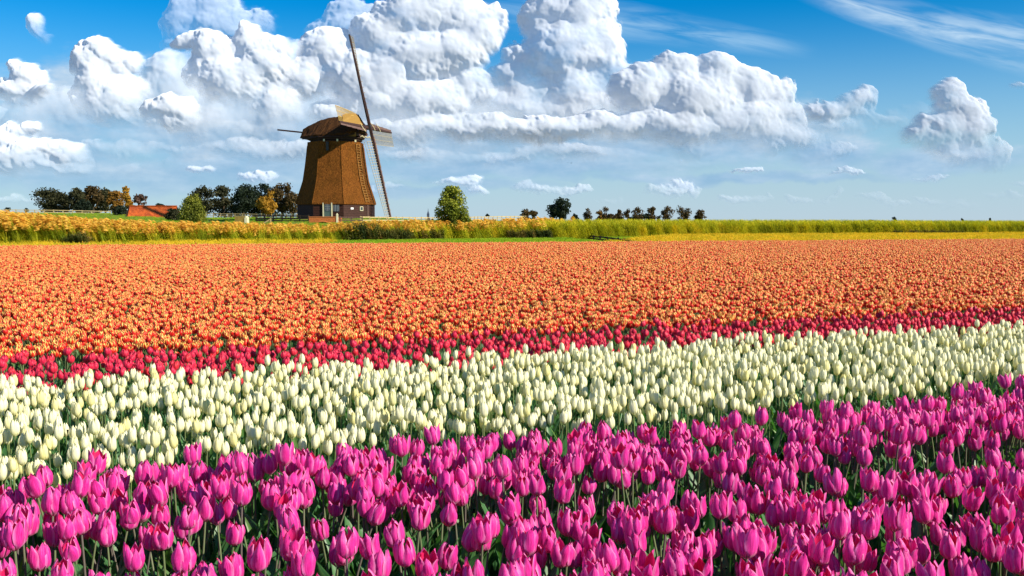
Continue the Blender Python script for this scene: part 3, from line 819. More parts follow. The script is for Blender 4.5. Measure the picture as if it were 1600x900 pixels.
# wooden base, clapboarded: rings of boards stepping out
def ring_mesh(profile, sub=1, noise_amp=0.0, seed=0):
    V, F = [], []; ns = 8 * sub
    for (Rr, z) in profile:
        for k in range(8):
            for j in range(sub):
                f = j / sub
                p = octo(Rr, z, k, f)
                if noise_amp:
                    d = noise_amp * (mnoise.fractal(Vector((p.x * 3.1, p.y * 3.1, p.z * 0.8 + seed)), 1.0, 2.0, 4)) * (1.0 if 0 < j else 0.3)
                    p = p + Vector((p.x, p.y, 0)).normalized() * d
                V.append(p)
    for i in range(len(profile) - 1):
        for k in range(ns):
            F.append((i * ns + k, i * ns + (k + 1) % ns, (i + 1) * ns + (k + 1) % ns, (i + 1) * ns + k))
    return V, F
prof = []; nb = 10
z0, z1 = -0.3, mz(318.5)
for i in range(nb):
    a = z0 + (z1 - z0) * i / nb; b_ = z0 + (z1 - z0) * (i + 1) / nb
    prof += [(5.26, a + 0.002), (5.22, b_ - 0.002)]
V, F = ring_mesh(prof); MB().add(V, F).build('base_wall', principled('brown_clapboard', wood_col((0.022, 0.008, 0.005), (0.062, 0.022, 0.014), (1.2, 1.2, 6)), 0.7, 0.2), mill)
# the thatched body
zs = [318.8, 312, 304, 294, 284.4, 272, 260, 249, 238, 230, 224.5]
rs = np.interp(zs[::-1], [224, 238, 260, 284.4, 304, 318], [43.3, 44.7, 47.4, 51.3, 57.9, 62.6])[::-1] * MS
prof = [(rs[0] - 0.34, mz(319.2)), (rs[0] - 0.02, mz(320.2))]
zz = np.linspace(318.4, 224.5, 44); rr = np.interp(-zz, -np.array(zs), rs)
prof += [(r_, mz(z_)) for r_, z_ in zip(rr, zz)]
prof += [(rr[-1] - 0.35, mz(224.3))]
V, F = ring_mesh(prof, sub=12, noise_amp=0.045)
MB().add(V, F).build('thatched_wall', M_thatch, mill, smooth=False)
# thatch ridge rolls along the corners
for k in range(8):
    path = [octo(r_ - 0.02, mz(z_), k) for r_, z_ in zip(rr[::4], zz[::4])]
    MB().tube(path, 0.07, 6).build('corner_roll', M_thatch, mill, smooth=True)
# dark neck below the cap, with its small pale blocks
neck = [(3.40, mz(227)), (3.40, mz(222.5)), (3.62, mz(222)), (3.62, mz(219.2)), (3.9, mz(218.8)), (3.9, mz(217.4)), (3.0, mz(217))]
V, F = ring_mesh(neck); MB().add(V, F).build('neck_ring', M_darkwood, mill)
for k, f in ((-1, 0.22), (-1, 0.84), (0, 0.80)):
    p = octo(3.74, mz(223.4), k, f)
    MB().box(p, (0.22, 0.22, 0.30)).build('pale_block', M_cream_paint, mill)
# slit opening in the upper thatch
p = octo(3.87, mz(232.5), -1, 0.40); ang = PHI - math.pi / 8
Rz = Matrix.Rotation(ang, 3, 'Z')
MB().box(p, (0.34, 0.42, 1.15), Rz).build('shutter', M_iron, mill)

# door with cream posts and a glazed upper half, windows, sign
def on_face(k, f, Rr, z, out=0.0):
    p = octo(Rr, z, k, f); a = PHI + (k + 0.5) * math.pi / 4
    return p + Vector((math.sin(a), -math.cos(a), 0)) * out, Matrix.Rotation(a, 3, 'Z')
fd = (512.5 - 490) / 47.0
p, Rm = on_face(-1, fd, 5.24, mz(329.5), 0.06)
door = MB().box(p, (0.92, 0.10, 1.95), Rm).build('door', M_greendoor, mill)
pw, _ = on_face(-1, fd, 5.24, mz(325.0), 0.125)
MB().box(pw, (0.72, 0.03, 0.95), Rm).build('pane', M_glass, door)
for dx in (-0.18, 0.0, 0.18): MB().box(pw + Rm @ Vector((dx, -0.03, 0)), (0.035, 0.03, 0.95), Rm).build('glazing_bar', M_bar, door)
for dz in (-0.2, 0.12): MB().box(pw + Rm @ Vector((0, -0.045, dz)), (0.72, 0.02, 0.035), Rm).build('glazing_bar', M_bar, door)
for s_ in (-1, 1): MB().box(p + Rm @ Vector((s_ * 0.56, -0.06, 0)), (0.15, 0.14, 2.0), Rm).build('door_post', M_cream_paint, mill)
p, Rm = on_face(-1, (526 - 490) / 47.0, 5.24, mz(326), 0.03)
w = MB().box(p, (0.70, 0.07, 0.85), Rm).build('window', M_glass, mill)
for dx in (-0.32, -0.10, 0.11, 0.32): MB().box(p + Rm @ Vector((dx, -0.05, 0)), (0.05, 0.04, 0.85), Rm).build('window_bar', M_bar, w)
p, Rm = on_face(0, 0.68, 5.24, mz(326.6), 0.03)
w = MB().box(p, (0.38, 0.07, 0.42), Rm).build('window', M_glass, mill)
for dx, dz, a, b_ in ((-.22, 0, .07, .56), (.22, 0, .07, .56), (0, .25, .50, .07), (0, -.25, .50, .07)):
    MB().box(p + Rm @ Vector((dx, -0.05, dz)), (a, 0.06, b_), Rm).build('window_frame', M_cream_paint, w)
p, Rm = on_face(0, 0.32, 5.24, mz(326.4), 0.04)
MB().box(p, (0.42, 0.03, 0.24), Rm).build('sign_plate', M_white_sign, mill)
for k, f in ((0, 0.93), (1, 0.3)):
    p, Rm = on_face(k, f, 5.24, mz(330), 0.05); MB().box(p, (0.10, 0.08, 2.0), Rm).build('corner_board', M_board if k == 0 else M_darkwood, mill)

# ladder lying up the thatch near the right corner
lad = None
def on_thatch(py, f, out): 
    r_ = float(np.interp(-py, -np.array(zs), rs)); return on_face(0, f, r_, mz(py), out)[0]
rails = []
for s_ in (-0.09, 0.09):
    path = [on_thatch(py, 0.885 + s_ * (44 / r__) , 0.10) for py, r__ in ((317, 62), (304, 58), (290, 53), (275, 50), (260, 47), (245, 45), (228, 44))]
    mb = MB().tube(path, 0.045, 5)
    if lad is None: lad = mb.build('ladder', M_ladder, mill, smooth=True)
    else: mb.build('rail', M_ladder, lad, smooth=True)
for py in np.arange(315, 229, -3.9):
    r__ = float(np.interp(-py, [-318, -224], [62, 44])); h_ = 0.09 * 44 / r__
    a, b_ = on_thatch(py, 0.885 - h_, 0.10), on_thatch(py, 0.885 + h_, 0.10)
    MB().beam(a, b_, 0.07, 0.07).build('rung', M_ladder, lad)

# ---- cap: thatched boat hull lying along the shaft axis
AX = R(-18.0)
ax_h = Vector((math.cos(AX), math.sin(AX), 0)); side = Vector((-ax_h.y, ax_h.x, 0))
#      t      half width  ridge z   lower edge z
CAP = [(-4.55, 1.15, 203.0, 217.8), (-4.3, 1.5, 201.0, 218.2), (-3.2, 2.35, 195.2, 218.2), (-2.0, 3.0, 189.0, 218.0), (-0.8, 3.25, 185.8, 217.6), (0.6, 3.20, 184.2, 216.8),
       (1.9, 2.90, 182.2, 215.2), (2.8, 2.45, 181.0, 213.5), (3.35, 1.95, 184.0, 211.5), (3.9, 1.35, 194.0, 209.0)]
def cap_mesh():
    V, F = [], []; SEC = [(-.90, -.02), (-1.03, .00), (-1.05, .10), (-.80, .32), (-.55, .56), (-.30, .79), (-.10, .95), (0, 1.0)]
    SEC = SEC + [(-a, b_) for a, b_ in SEC[-2::-1]]
    CN = np.array(CAP); tt = np.linspace(CN[0, 0], CN[-1, 0], 34)
    for t in tt:
        w, zr, zl = (float(np.interp(t, CN[:, 0], CN[:, k])) for k in (1, 2, 3))
        for a, h_ in SEC:
            z = mz(zl) + (mz(zr) - mz(zl)) * h_
            p = ax_h * t + side * (a * w) + Vector((0, 0, z))
            d = 0.10 * mnoise.fractal(p * 1.9, 1.0, 2.0, 4)
            V.append(p + Vector((0, 0, d)) + side * (math.copysign(1, a) * d if a else 0))
    m_ = len(SEC)
    for i in range(len(tt) - 1):
        for k in range(m_ - 1): F.append((i * m_ + k, i * m_ + k + 1, (i + 1) * m_ + k + 1, (i + 1) * m_ + k))
        F.append((i * m_ + m_ - 1, i * m_, (i + 1) * m_, (i + 1) * m_ + m_ - 1))
    F.append(tuple(range(m_))); F.append(tuple((len(tt) - 1) * m_ + k for k in reversed(range(m_))))
    return V, F
V, F = cap_mesh(); cap = MB().add(V, F).build('cap', M_thatchcap, mill, smooth=False)
# boards under the eaves and the pale gilded strip below the hull
for s_ in (-1, 1):
    for (t0, t1) in ((-4.0, -2.2), (-2.2, 0.2), (0.2, 2.4), (2.4, 3.6)):
        def edge(t, out, dz):
            w, zl = (float(np.interp(t, np.array(CAP)[:, 0], np.array(CAP)[:, k])) for k in (1, 3))
            return ax_h * t + side * (s_ * (w * 1.03 + out)) + Vector((0, 0, mz(zl) + dz))
        MB().beam(edge(t0, 0.02, -0.02), edge(t1, 0.02, -0.02), 0.10, 0.34).build('eaves_board', M_darkwood, cap)
    a = ax_h * -2.6 + side * (s_ * 2.55) + Vector((0, 0, mz(216.6))); b_ = ax_h * 3.45 + side * (s_ * 2.0) + Vector((0, 0, mz(213.6)))
    MB().beam(a, b_, 0.12, 0.55).build('cap_sill', M_board if s_ > 0 else principled('ochre_board', (0.22, 0.13, 0.04), 0.8, 0.1), cap)
# front gable boards (storm hood)
MB().beam(ax_h * 2.7 + Vector((0, 0, mz(180.6))), ax_h * 4.15 + Vector((0, 0, mz(199))), 0.5, 0.12).build('front_ridge_board', M_darkwood, cap)
for s_ in (-1, 1):
    MB().beam(ax_h * 3.0 + side * s_ * 0.2 + Vector((0, 0, mz(182))), ax_h * 3.75 + side * s_ * 2.0 + Vector((0, 0, mz(212))), 0.14, 0.35).build('gable_board', M_sailwood, cap)
MB().beam(ax_h * 3.4 - side * 2.0 + Vector((0, 0, mz(212.5))), ax_h * 3.4 + side * 2.0 + Vector((0, 0, mz(212.5))), 0.3, 0.5).build('storm_beam', M_sailwood, cap)
# tail pole sticking out at the rear
MB().beam(ax_h * -4.3 + Vector((0, 0, mz(208.2))), ax_h * -8.15 + Vector((0, 0, mz(203.2))), 0.16, 0.20).build('tail_pole', M_sailwood, mill)

# ---- shaft and sails
hub = Vector((50.5 * MS, -50.5 * MS * math.tan(R(18)), mz(201.5)))
tilt = R(12.0)
nrm = (ax_h * math.cos(tilt) + Vector((0, 0, math.sin(tilt)))).normalized()
MB().tube([hub - nrm * 2.6, hub - nrm * 0.3], 0.28, 10).build('windshaft', M_iron, mill, smooth=True)
MB().box(hub, (0.62, 0.62, 0.62), Matrix.Rotation(AX, 3, 'Z')).build('poll_end', M_iron, mill)
hz = Vector((0, 0, 1)).cross(nrm).normalized()       # horizontal in the plane of the sails
if hz.y > 0: hz = -hz                                # towards the camera
upv = nrm.cross(hz); upv = upv if upv.z > 0 else -upv
ROT = R(2.0)
# directions in the sail plane: u near/horizontal, w up
def inplane(a): return hz * math.cos(a) + upv * math.sin(a)
UNIT = None
def unit_box(name, mat):
    me = bpy.data.meshes.new(name); bm = bmesh.new(); bmesh.ops.create_cube(bm, size=1.0); bm.to_mesh(me); bm.free(); me.materials.append(mat); return me
bar_me = unit_box('sail_bar', M_lattice); barg_me = unit_box('sail_bar', M_goldlattice); lath_me = unit_box('hem_lath', M_lattice); lathg_me = unit_box('hem_lath', M_goldlattice)
def place_box(name, me, parent, a, b_, w, h, up):
    a, b_ = Vector(a), Vector(b_); d = b_ - a; L = d.length; d.normalize()
    sd = d.cross(Vector(up)).normalized(); u = sd.cross(d)
    o = bpy.data.objects.new(name, me); COL.objects.link(o); o.parent = parent
    m_ = Matrix((sd * w, d * L, u * h)).transposed().to_4x4(); m_.translation = (a + b_) / 2
    o.matrix_basis = m_
    return o
LEN = 12.5
SAILS = [(math.pi / 2 - ROT, 'up'), (-ROT, 'near'), (-math.pi / 2 - ROT, 'down'), (math.pi - ROT, 'far')]
for a, nm in SAILS:
    d = inplane(a); lat = inplane(a + math.pi / 2)      # the lattice trails: u -> w -> -u -> -w
    off = nrm * (0.16 if nm in ('up', 'down') else -0.16)
    h0 = hub + off
    mb = MB(); n = 6
    V = []; Lk = LEN
    for i in range(n + 1):
        t = i / n * Lk; k = 0.19 - 0.09 * i / n
        c = h0 + d * t
        for sx, sy in ((-1, -1), (1, -1), (1, 1), (-1, 1)): V.append(c + lat * (sx * k) + nrm * (sy * k))
    F = [(4 * i + k, 4 * i + (k + 1) % 4, 4 * i + 4 + (k + 1) % 4, 4 * i + 4 + k) for i in range(n) for k in range(4)] + [(0, 3, 2, 1), (4 * n, 4 * n + 1, 4 * n + 2, 4 * n + 3)]
    arm = mb.add(V, F).build('sail', M_sailwood, mill)
    W = 2.05
    def tw(t):                                         # twist of the sail, steep at the hub
        return R(24 - 22 * (t / LEN) ** 0.8)
    def ldir(t): return (lat * math.cos(tw(t)) - nrm * math.sin(tw(t))).normalized()
    gold = nm == 'near'
    bm_, lm_ = (barg_me, lathg_me) if gold else (bar_me, lath_me)
    nb = 30; t0 = 1.9
    for i in range(nb):
        t = t0 + (LEN - 0.1 - t0) * i / (nb - 1); q0 = h0 + d * t
        wd = W * (0.72 + 0.28 * min(1, i / 5)) 
        place_box('sail_bar', bm_, arm, q0 - ldir(t) * 0.14, q0 + ldir(t) * wd, 0.045, 0.05, d)
    for fr in (0.36, 0.68, 1.0):
        for i in range(6):
            ta = t0 + (LEN - 0.1 - t0) * i / 6; tb = t0 + (LEN - 0.1 - t0) * (i + 1) / 6
            place_box('hem_lath', lm_, arm, h0 + d * ta + ldir(ta) * W * fr, h0 + d * tb + ldir(tb) * W * fr, 0.05, 0.05, nrm)
    # leading boards on the other side of the stock
    for i in range(5):
        ta = 1.3 + (LEN - 1.5) * i / 5; tb = 1.3 + (LEN - 1.5) * (i + 1) / 5 - 0.04
        c0 = h0 + d * ta; c1 = h0 + d * tb
        wb = 0.62 - 0.06 * i
        def bd(t): return (-lat * math.cos(R(14)) + nrm * math.sin(R(14)) * 1.0).normalized()
        g = bd(ta); t_ = 0.025
        VV = []
        for c in (c0, c1):
            for x_, y_ in ((0.08, -t_), (wb, -t_), (wb, t_), (0.08, t_)): VV.append(c + g * x_ + nrm * y_)
        MB().add(VV, [(0, 1, 5, 4), (1, 2, 6, 5), (2, 3, 7, 6), (3, 0, 4, 7), (0, 3, 2, 1), (4, 5, 6, 7)]).build('leading_board', M_board, arm)
    if nm in ('up', 'down'):                            # cleats up the stock
        for i in range(14):
            t = 1.6 + i * 0.75; q0 = h0 + d * t + nrm * 0.2
            place_box('cleat', lath_me if False else barg_me, arm, q0, q0 + nrm * 0.14, 0.05, 0.06, d)
    if nm == 'near':                                    # furled canvas spread over the inner part
        V = []; nx_, ny_ = 14, 6
        for i in range(nx_):
            t = 1.9 + (10.8 - 1.9) * i / (nx_ - 1)
            for j in range(ny_):
                f = j / (ny_ - 1) * (1.0 - 0.55 * (i / (nx_ - 1)) ** 1.2)
                V.append(h0 + d * t + ldir(t) * (0.15 + f * (W - 0.2)) + nrm * (0.06 + 0.05 * math.sin(f * 9 + t)))
        F = [(i * ny_ + j, i * ny_ + j + 1, (i + 1) * ny_ + j + 1, (i + 1) * ny_ + j) for i in range(nx_ - 1) for j in range(ny_ - 1)]
        MB().add(V, F).build('sail_cloth', principled('ochre_canvas', wood_col((0.34, 0.19, 0.045), (0.46, 0.28, 0.08)), 0.85, 0.1, trans=(0.25, (1, 1, 1))), arm, smooth=True)
    if nm in ('near', 'far'):
        for ta in ((2.6,) if nm == 'near' else (0.8, 3.6)):
            path = []
            for i in range(9):
                f = i / 8; path.append(h0 + d * (ta + 1.5 * math.sin(f * math.pi / 2)) + lat * (-0.7 + 1.0 * f) + nrm * 0.30)
            MB().tube(path, 0.05, 5).build('rope', M_rope, arm, smooth=True)
# gilded brake ironwork below the poll end
for dx, dz in ((-0.7, -1.2), (-0.2, -1.35), (-1.2, -1.0)):
    p = hub + nrm * dx + Vector((0, -0.2, dz)); MB().tube([p, p + Vector((0.25, 0, 0.15)), p + Vector((0.4, 0, -0.1))], 0.09, 6).build('brake_fitting', M_cream_paint, mill, smooth=True)

# ------------------------------------------------------------------ leaves for trees and bushes
def leafy(rg, centers, radii, n, size, squash=0.9, hang=0.0):
    """Many small leaf-clump faces spread round clump centres; returns verts and faces."""
    k = rg.integers(0, len(centers), n)
    d = rg.normal(size=(n, 3)); d /= np.linalg.norm(d, axis=1)[:, None]
    r = rg.random(n) ** 0.42
    c = centers[k] + d * (radii[k] * r)[:, None] * np.array([1, 1, squash])
    a = rg.normal(size=(n, 3)); a /= np.linalg.norm(a, axis=1)[:, None]
    nn = d * 0.8 + rg.normal(size=(n, 3)) * 0.7; nn /= np.linalg.norm(nn, axis=1)[:, None]
    t = np.cross(nn, a); t /= np.linalg.norm(t, axis=1)[:, None]; b_ = np.cross(nn, t)
    s_ = size * rg.uniform(0.55, 1.25, n)[:, None]
    V = np.stack([c - t * s_ * .5, c + b_ * s_ * .42, c + t * s_ * .6 + nn * s_ * .12, c - b_ * s_ * .42], 1).reshape(-1, 3)
    return V, np.arange(4 * n).reshape(n, 4)

def foliage_mat(name, dark, mid, light, extra=None):
    def col(q):
        n = q.noise(world_coord(q), 0.55, 3, 0.6); n2 = q.noise(world_coord(q), 4.5, 2, 0.5)
        k = q.m('MULTIPLY_ADD', n2, 0.6, q.m('MULTIPLY', n, 0.55))
        c = q.ramp(k, [(0.38, dark), (0.56, mid), (0.72, light)])
        return c
    return principled(name, col, 0.7, 0.15, trans=(0.22, (1.3, 1.4, 0.7)))
M_bark = principled('bark', wood_col((0.04, 0.03, 0.02), (0.10, 0.075, 0.05)), 0.9, 0.1)
F_dark = foliage_mat('dark_olive_leaves', (0.016, 0.020, 0.010), (0.036, 0.040, 0.018), (0.075, 0.070, 0.028))
F_black = foliage_mat('deep_green_leaves', (0.008, 0.015, 0.010), (0.018, 0.030, 0.018), (0.035, 0.050, 0.026))
F_brown = foliage_mat('autumn_brown_leaves', (0.028, 0.021, 0.010), (0.070, 0.048, 0.018), (0.140, 0.088, 0.026))
F_gold = foliage_mat('golden_leaves', (0.16, 0.075, 0.010), (0.36, 0.19, 0.020), (0.52, 0.30, 0.040))
F_orange = foliage_mat('orange_olive_leaves', (0.06, 0.040, 0.010), (0.18, 0.095, 0.016), (0.34, 0.17, 0.03))
F_green = foliage_mat('yellow_green_leaves', (0.040, 0.065, 0.008), (0.150, 0.185, 0.016), (0.38, 0.38, 0.04))
F_bush = foliage_mat('round_bush_leaves', (0.050, 0.068, 0.010), (0.150, 0.170, 0.020), (0.290, 0.280, 0.040))
F_twig = foliage_mat('bare_twigs', (0.05, 0.03, 0.025), (0.11, 0.065, 0.05), (0.18, 0.11, 0.08))

def tree(name, label, px, top, base, width, depth, mat, seed, n=2600, cat='tree', group=None, shape='round', leafpx=3.2, trunk=True, lean=0.0, clumps=16, thick=1.0, rcl=0.30, low=0.20):
    rg = np.random.default_rng(seed)
    b0 = P(px, base, depth); tp = P(px, top, depth)
    m = depth / FPX; Hh = (base - top) * m; Wd = width * m * ({GM: 1.35, GL: 1.25, GR: 1.12}.get(group, 1.0))
    root = empty(name, b0); tag(root, label, cat, group)
    cz0 = (0.16 if shape == 'bush' else low) * Hh
    cs, rs_ = [], []
    for i in range(clumps):
        a = rg.uniform(0, 6.28); f = rg.random()
        if shape == 'column':
            z = cz0 * 0.4 + (Hh - cz0 * 0.4) * f; rr_ = Wd * 0.5 * (1 - 0.75 * f) * rg.random() ** .5
            x = math.cos(a) * rr_ + lean * Wd * f; cs.append((x, math.sin(a) * rr_, z)); rs_.append(Wd * 0.26 * (1.1 - 0.6 * f))
            continue
        zf = f
        env = math.sqrt(max(0.05, 1 - (2 * (zf ** (1.15 if shape == 'round' else 0.8)) - 1) ** 2)) if shape != 'bush' else math.sqrt(max(0.05, 1 - (zf * 0.95) ** 2))
        rr_ = Wd * 0.5 * (1 - rcl * 0.9) * env * (0.35 + 0.65 * rg.random() ** .5)
        z = cz0 + (Hh - cz0) * zf * (1 - rcl * 0.35)
        if shape == 'bush': z = Hh * (0.14 + zf * (0.86 - rcl * 0.5))
        cs.append((math.cos(a) * rr_ + lean * Wd * f, math.sin(a) * rr_ * 0.9, z)); rs_.append(Wd * rcl * rg.uniform(.55, 1.0))
    cs = np.array(cs); rs_ = np.array(rs_)
    cs = np.concatenate([cs, cs * [0.6, 0.6, 1] + rg.normal(size=cs.shape) * Wd * 0.04]); rs_ = np.concatenate([rs_, rs_ * 0.9])
    V, F = leafy(rg, cs, rs_, int(n * 1.35), leafpx * m * thick)
    # keep the crown inside its measured outline
    zmax = np.percentile(V[:, 2], 99.6)
    V[:, 2] = np.where(V[:, 2] > Hh * 0.3, Hh * 0.3 + (V[:, 2] - Hh * 0.3) * (Hh * 0.72) / max(zmax - Hh * 0.3, 0.1), V[:, 2])
    link('crown', mesh_np('crown', V, F, smooth=False), mat, root)
    if trunk:
        mb = MB(); r0 = max(0.10, Wd * 0.035)
        zt = Hh * 0.55
        path = [(0, 0, -0.3), (rg.normal(0, .03) * Wd, 0, zt * .35), (rg.normal(0, .05) * Wd + lean * Wd * .3, 0, zt)]
        mb.tube(path, [r0 * 1.25, r0, r0 * .55], 7)
        for j in range(min(9, clumps)):
            c = cs[j * len(cs) // min(9, clumps)]; f = rg.uniform(0.3, 0.9)
            st = Vector(path[1]).lerp(Vector(path[2]), f); e = Vector(c); mid = st.lerp(e, 0.5) + Vector((0, 0, 0.06 * Hh))
            mb.tube([st, mid, e], [r0 * .5, r0 * .33, r0 * .12], 5)
        mb.build('trunk', M_bark, root, smooth=True)
    return root

GL = 'row of dark trees on the far left'; GM = 'row of dark trees left of the windmill'; GR = 'far trees along the dyke on the right'
# left group
tree('tree', 'dark round tree, first from the left in the leftmost row of trees', 80, 296, 331, 52, 240, F_dark, 1, 2600, group=GL, rcl=.22, clumps=22)
tree('tree', 'small dark ragged tree next to the leftmost round tree', 101, 304, 331, 20, 244, F_dark, 2, 900, group=GL, clumps=10)
tree('tree', 'dark leaning tree in the middle of the leftmost row', 120, 295, 331, 28, 236, F_dark, 3, 1500, group=GL, rcl=.24, clumps=16)
tree('tree', 'brownish dark tree beside the golden poplars of the left row', 146, 292, 331, 32, 238, F_brown, 4, 1800, group=GL, rcl=.24, clumps=18)
tree('tree', 'dark brown tree partly hidden behind the orange tree of the left row', 165, 296, 331, 26, 242, F_dark, 5, 1400, group=GL, clumps=16)
tree('tree', 'low dark bush beneath the leftmost row of trees', 129, 312, 332, 26, 232, F_black, 6, 900, group=GL, trunk=False, shape='bush', cat='bush')
tree('tree', 'orange and olive tree left of the tiled barn', 181, 300, 340, 30, 205, F_orange, 7, 1900, rcl=.24, clumps=20)
tree('poplar_tree', 'golden yellow poplar leaning left, just behind the end of the barn', 206, 293, 334, 17, 215, F_gold, 8, 1500, shape='column', lean=-0.7, clumps=26)
tree('tree', 'thin reddish brown tree above the left end of the barn roof', 218, 304, 332, 26, 228, F_twig, 9, 700, rcl=.2, clumps=16)
tree('hedge_bush', 'dark bush under the poplar at the gable end of the barn', 190, 322, 345, 28, 160, F_black, 10, 1300, shape='bush', cat='bush', trunk=False)
tree('bush', 'large round yellow-green bush at the right end of the tiled barn', 299, 306, 347, 48, 128, F_bush, 11, 5200, shape='bush', cat='bush', clumps=30, rcl=.26, leafpx=2.6)
tree('bush', 'small dark bush in front of the barn roof near the round bush', 270, 327, 346, 26, 132, F_dark, 12, 1100, shape='bush', cat='bush', trunk=False)
tree('bush', 'low dark bush behind the ridge of the tiled barn', 250, 318, 328, 22, 220, F_black, 13, 500, shape='bush', cat='bush', trunk=False)
# middle group
tree('tree', 'dark tree rising directly behind the round bush', 318, 293, 336, 34, 205, F_dark, 14, 2200, group=GM, rcl=.24, clumps=20)
tree('tree', 'olive brown tree second in the row left of the windmill', 349, 292, 336, 32, 208, F_dark, 15, 2000, group=GM, rcl=.24, clumps=20)
tree('tree', 'darkest green tree in the middle of the row left of the windmill', 381, 290, 336, 40, 203, F_black, 16, 2600, group=GM, rcl=.24, clumps=22)
tree('tree', 'tall dark green tree behind the golden tree', 410, 289, 336, 36, 208, F_black, 17, 2200, group=GM, rcl=.24, clumps=20)
tree('tree', 'tall brown tree between the golden tree and the windmill', 441, 288, 336, 34, 206, F_brown, 18, 2100, group=GM, rcl=.23, clumps=22)
tree('tree', 'small brown tree touching the left edge of the windmill', 458, 304, 338, 24, 204, F_brown, 19, 1100, group=GM, clumps=14)
tree('golden_tree', 'golden brown round tree in front of the dark row left of the windmill', 419, 301, 338, 36, 185, F_gold, 20, 2300, rcl=.25, clumps=22)
tree('hedge', 'low dark thicket under the leftmost row of trees', 122, 319, 331, 130, 246, F_dark, 62, 2600, shape='bush', cat='hedge', trunk=False, clumps=60, rcl=.08)
tree('hedge', 'dark thicket under the tree row left of the windmill', 385, 316, 337, 150, 212, F_black, 61, 3600, shape='bush', cat='hedge', trunk=False, clumps=60, rcl=.10)
tree('hedge', 'thin low hedge between the small far trees left of the gap', 958, 335, 346, 60, 450, F_brown, 63, 900, shape='bush', cat='hedge', trunk=False, clumps=30, rcl=.08)
# the one by the reeds, and the far ones
tree('tree', 'large round green tree standing alone right of the windmill', 707, 294, 366, 60, 69, F_green, 21, 10000, clumps=54, rcl=.20, leafpx=2.7, shape='egg', low=.10)
tree('tree', 'small brown pair of crowns on the dyke right of the big green tree', 822, 327, 343, 18, 330, F_brown, 22, 500, group=GR, clumps=8)
tree('tree', 'small brown tree at the foot of the sloping dark rail', 833, 329, 343, 12, 335, F_brown, 23, 320, group=GR, clumps=7)
tree('tree', 'black-green tree, the tallest of the far trees on the right', 875, 311, 342, 38, 300, F_black, 24, 2000, group=GR, rcl=.20, clumps=26, low=.08)
for i, (px_, tp_, w_, mt_, lb) in enumerate([
        (899, 335, 16, F_black, 'low black hedge clump right of the tallest far tree'), (918, 326, 14, F_brown, 'small far tree just right of the low black clump'),
        (937, 328, 12, F_orange, 'small olive far tree, left half of a close pair'), (948, 324, 18, F_brown, 'small brown far tree, right half of a close pair'),
        (967, 328, 13, F_brown, 'first small tree of the far brown row'), (981, 327, 13, F_brown, 'second small tree of the far brown row'), (997, 324, 20, F_brown, 'broad round tree in the far brown row'),
        (1019, 324, 17, F_brown, 'brown tree between the broad tree and the gap in the far row'), (1043, 323, 22, F_brown, 'wide brown tree right of the gap in the far row'),
        (1068, 322, 24, F_brown, 'largest brown tree at the right part of the far row'), (1094, 328, 20, F_brown, 'thin see-through tree ending the far row')]):
    tree('tree', lb, px_, tp_, 346, w_, 420 + 7 * (i % 3), mt_, 40 + i, 620 if w_ > 14 else 420, group=GR, clumps=12, leafpx=2.4, rcl=.28, low=.0)
tree('hedge', 'dark hedge joining the feet of the far brown trees', 1005, 334, 344, 60, 445, F_black, 60, 900, shape='bush', cat='hedge', trunk=False, clumps=26, rcl=.10)
for i, (px_, tp_, w_, lb) in enumerate([(1398, 339, 11, 'dark clump of far trees on the right horizon'), (1361, 343, 12, 'flat dark thicket left of the far right clump'), (1503, 341, 6, 'tiny pair of far trees near the right edge'),
                                        (1547, 340.5, 4, 'single tiny far tree near the right edge'), (12, 324, 12, 'tiny dark tree above the fence at the left edge'), (41, 325, 7, 'tiny dark bush above the fence left of the trees'), (761, 334, 7, 'tiny dark bush above the long fence right of the green tree')]):
    tree('far_tree', lb, px_, tp_, 346 if px_ > 1000 else (338 if px_ > 300 else 330), w_, 900 if px_ > 1000 else 380, F_black, 70 + i, 260, clumps=7, leafpx=1.7, rcl=.26, trunk=False, shape='bush')

# ------------------------------------------------------------------ far church spire
sp = empty('church_spire', P(669, 343, 1800)); tag(sp, 'slender dark church spire on the horizon left of the big green tree', 'church spire')
M_slate = principled('blue_slate', (0.06, 0.08, 0.12), 0.7, 0.2); m = 1800 / FPX
MB().box((0, 0, 4.0 * m), (3.6 * m, 3.6 * m, 8 * m)).build('tower', M_slate, sp)
ms = MB(); ms.add([(-2.0 * m, -2.0 * m, 8 * m), (2.0 * m, -2.0 * m, 8 * m), (2.0 * m, 2.0 * m, 8 * m), (-2.0 * m, 2.0 * m, 8 * m), (-.5 * m, -.5 * m, 13 * m), (.5 * m, -.5 * m, 13 * m), (.5 * m, .5 * m, 13 * m), (-.5 * m, .5 * m, 13 * m), (0, 0, 18.5 * m)],
       [(0, 1, 5, 4), (1, 2, 6, 5), (2, 3, 7, 6), (3, 0, 4, 7), (4, 5, 8), (5, 6, 8), (6, 7, 8), (7, 4, 8)]).build('spire', M_slate, sp)

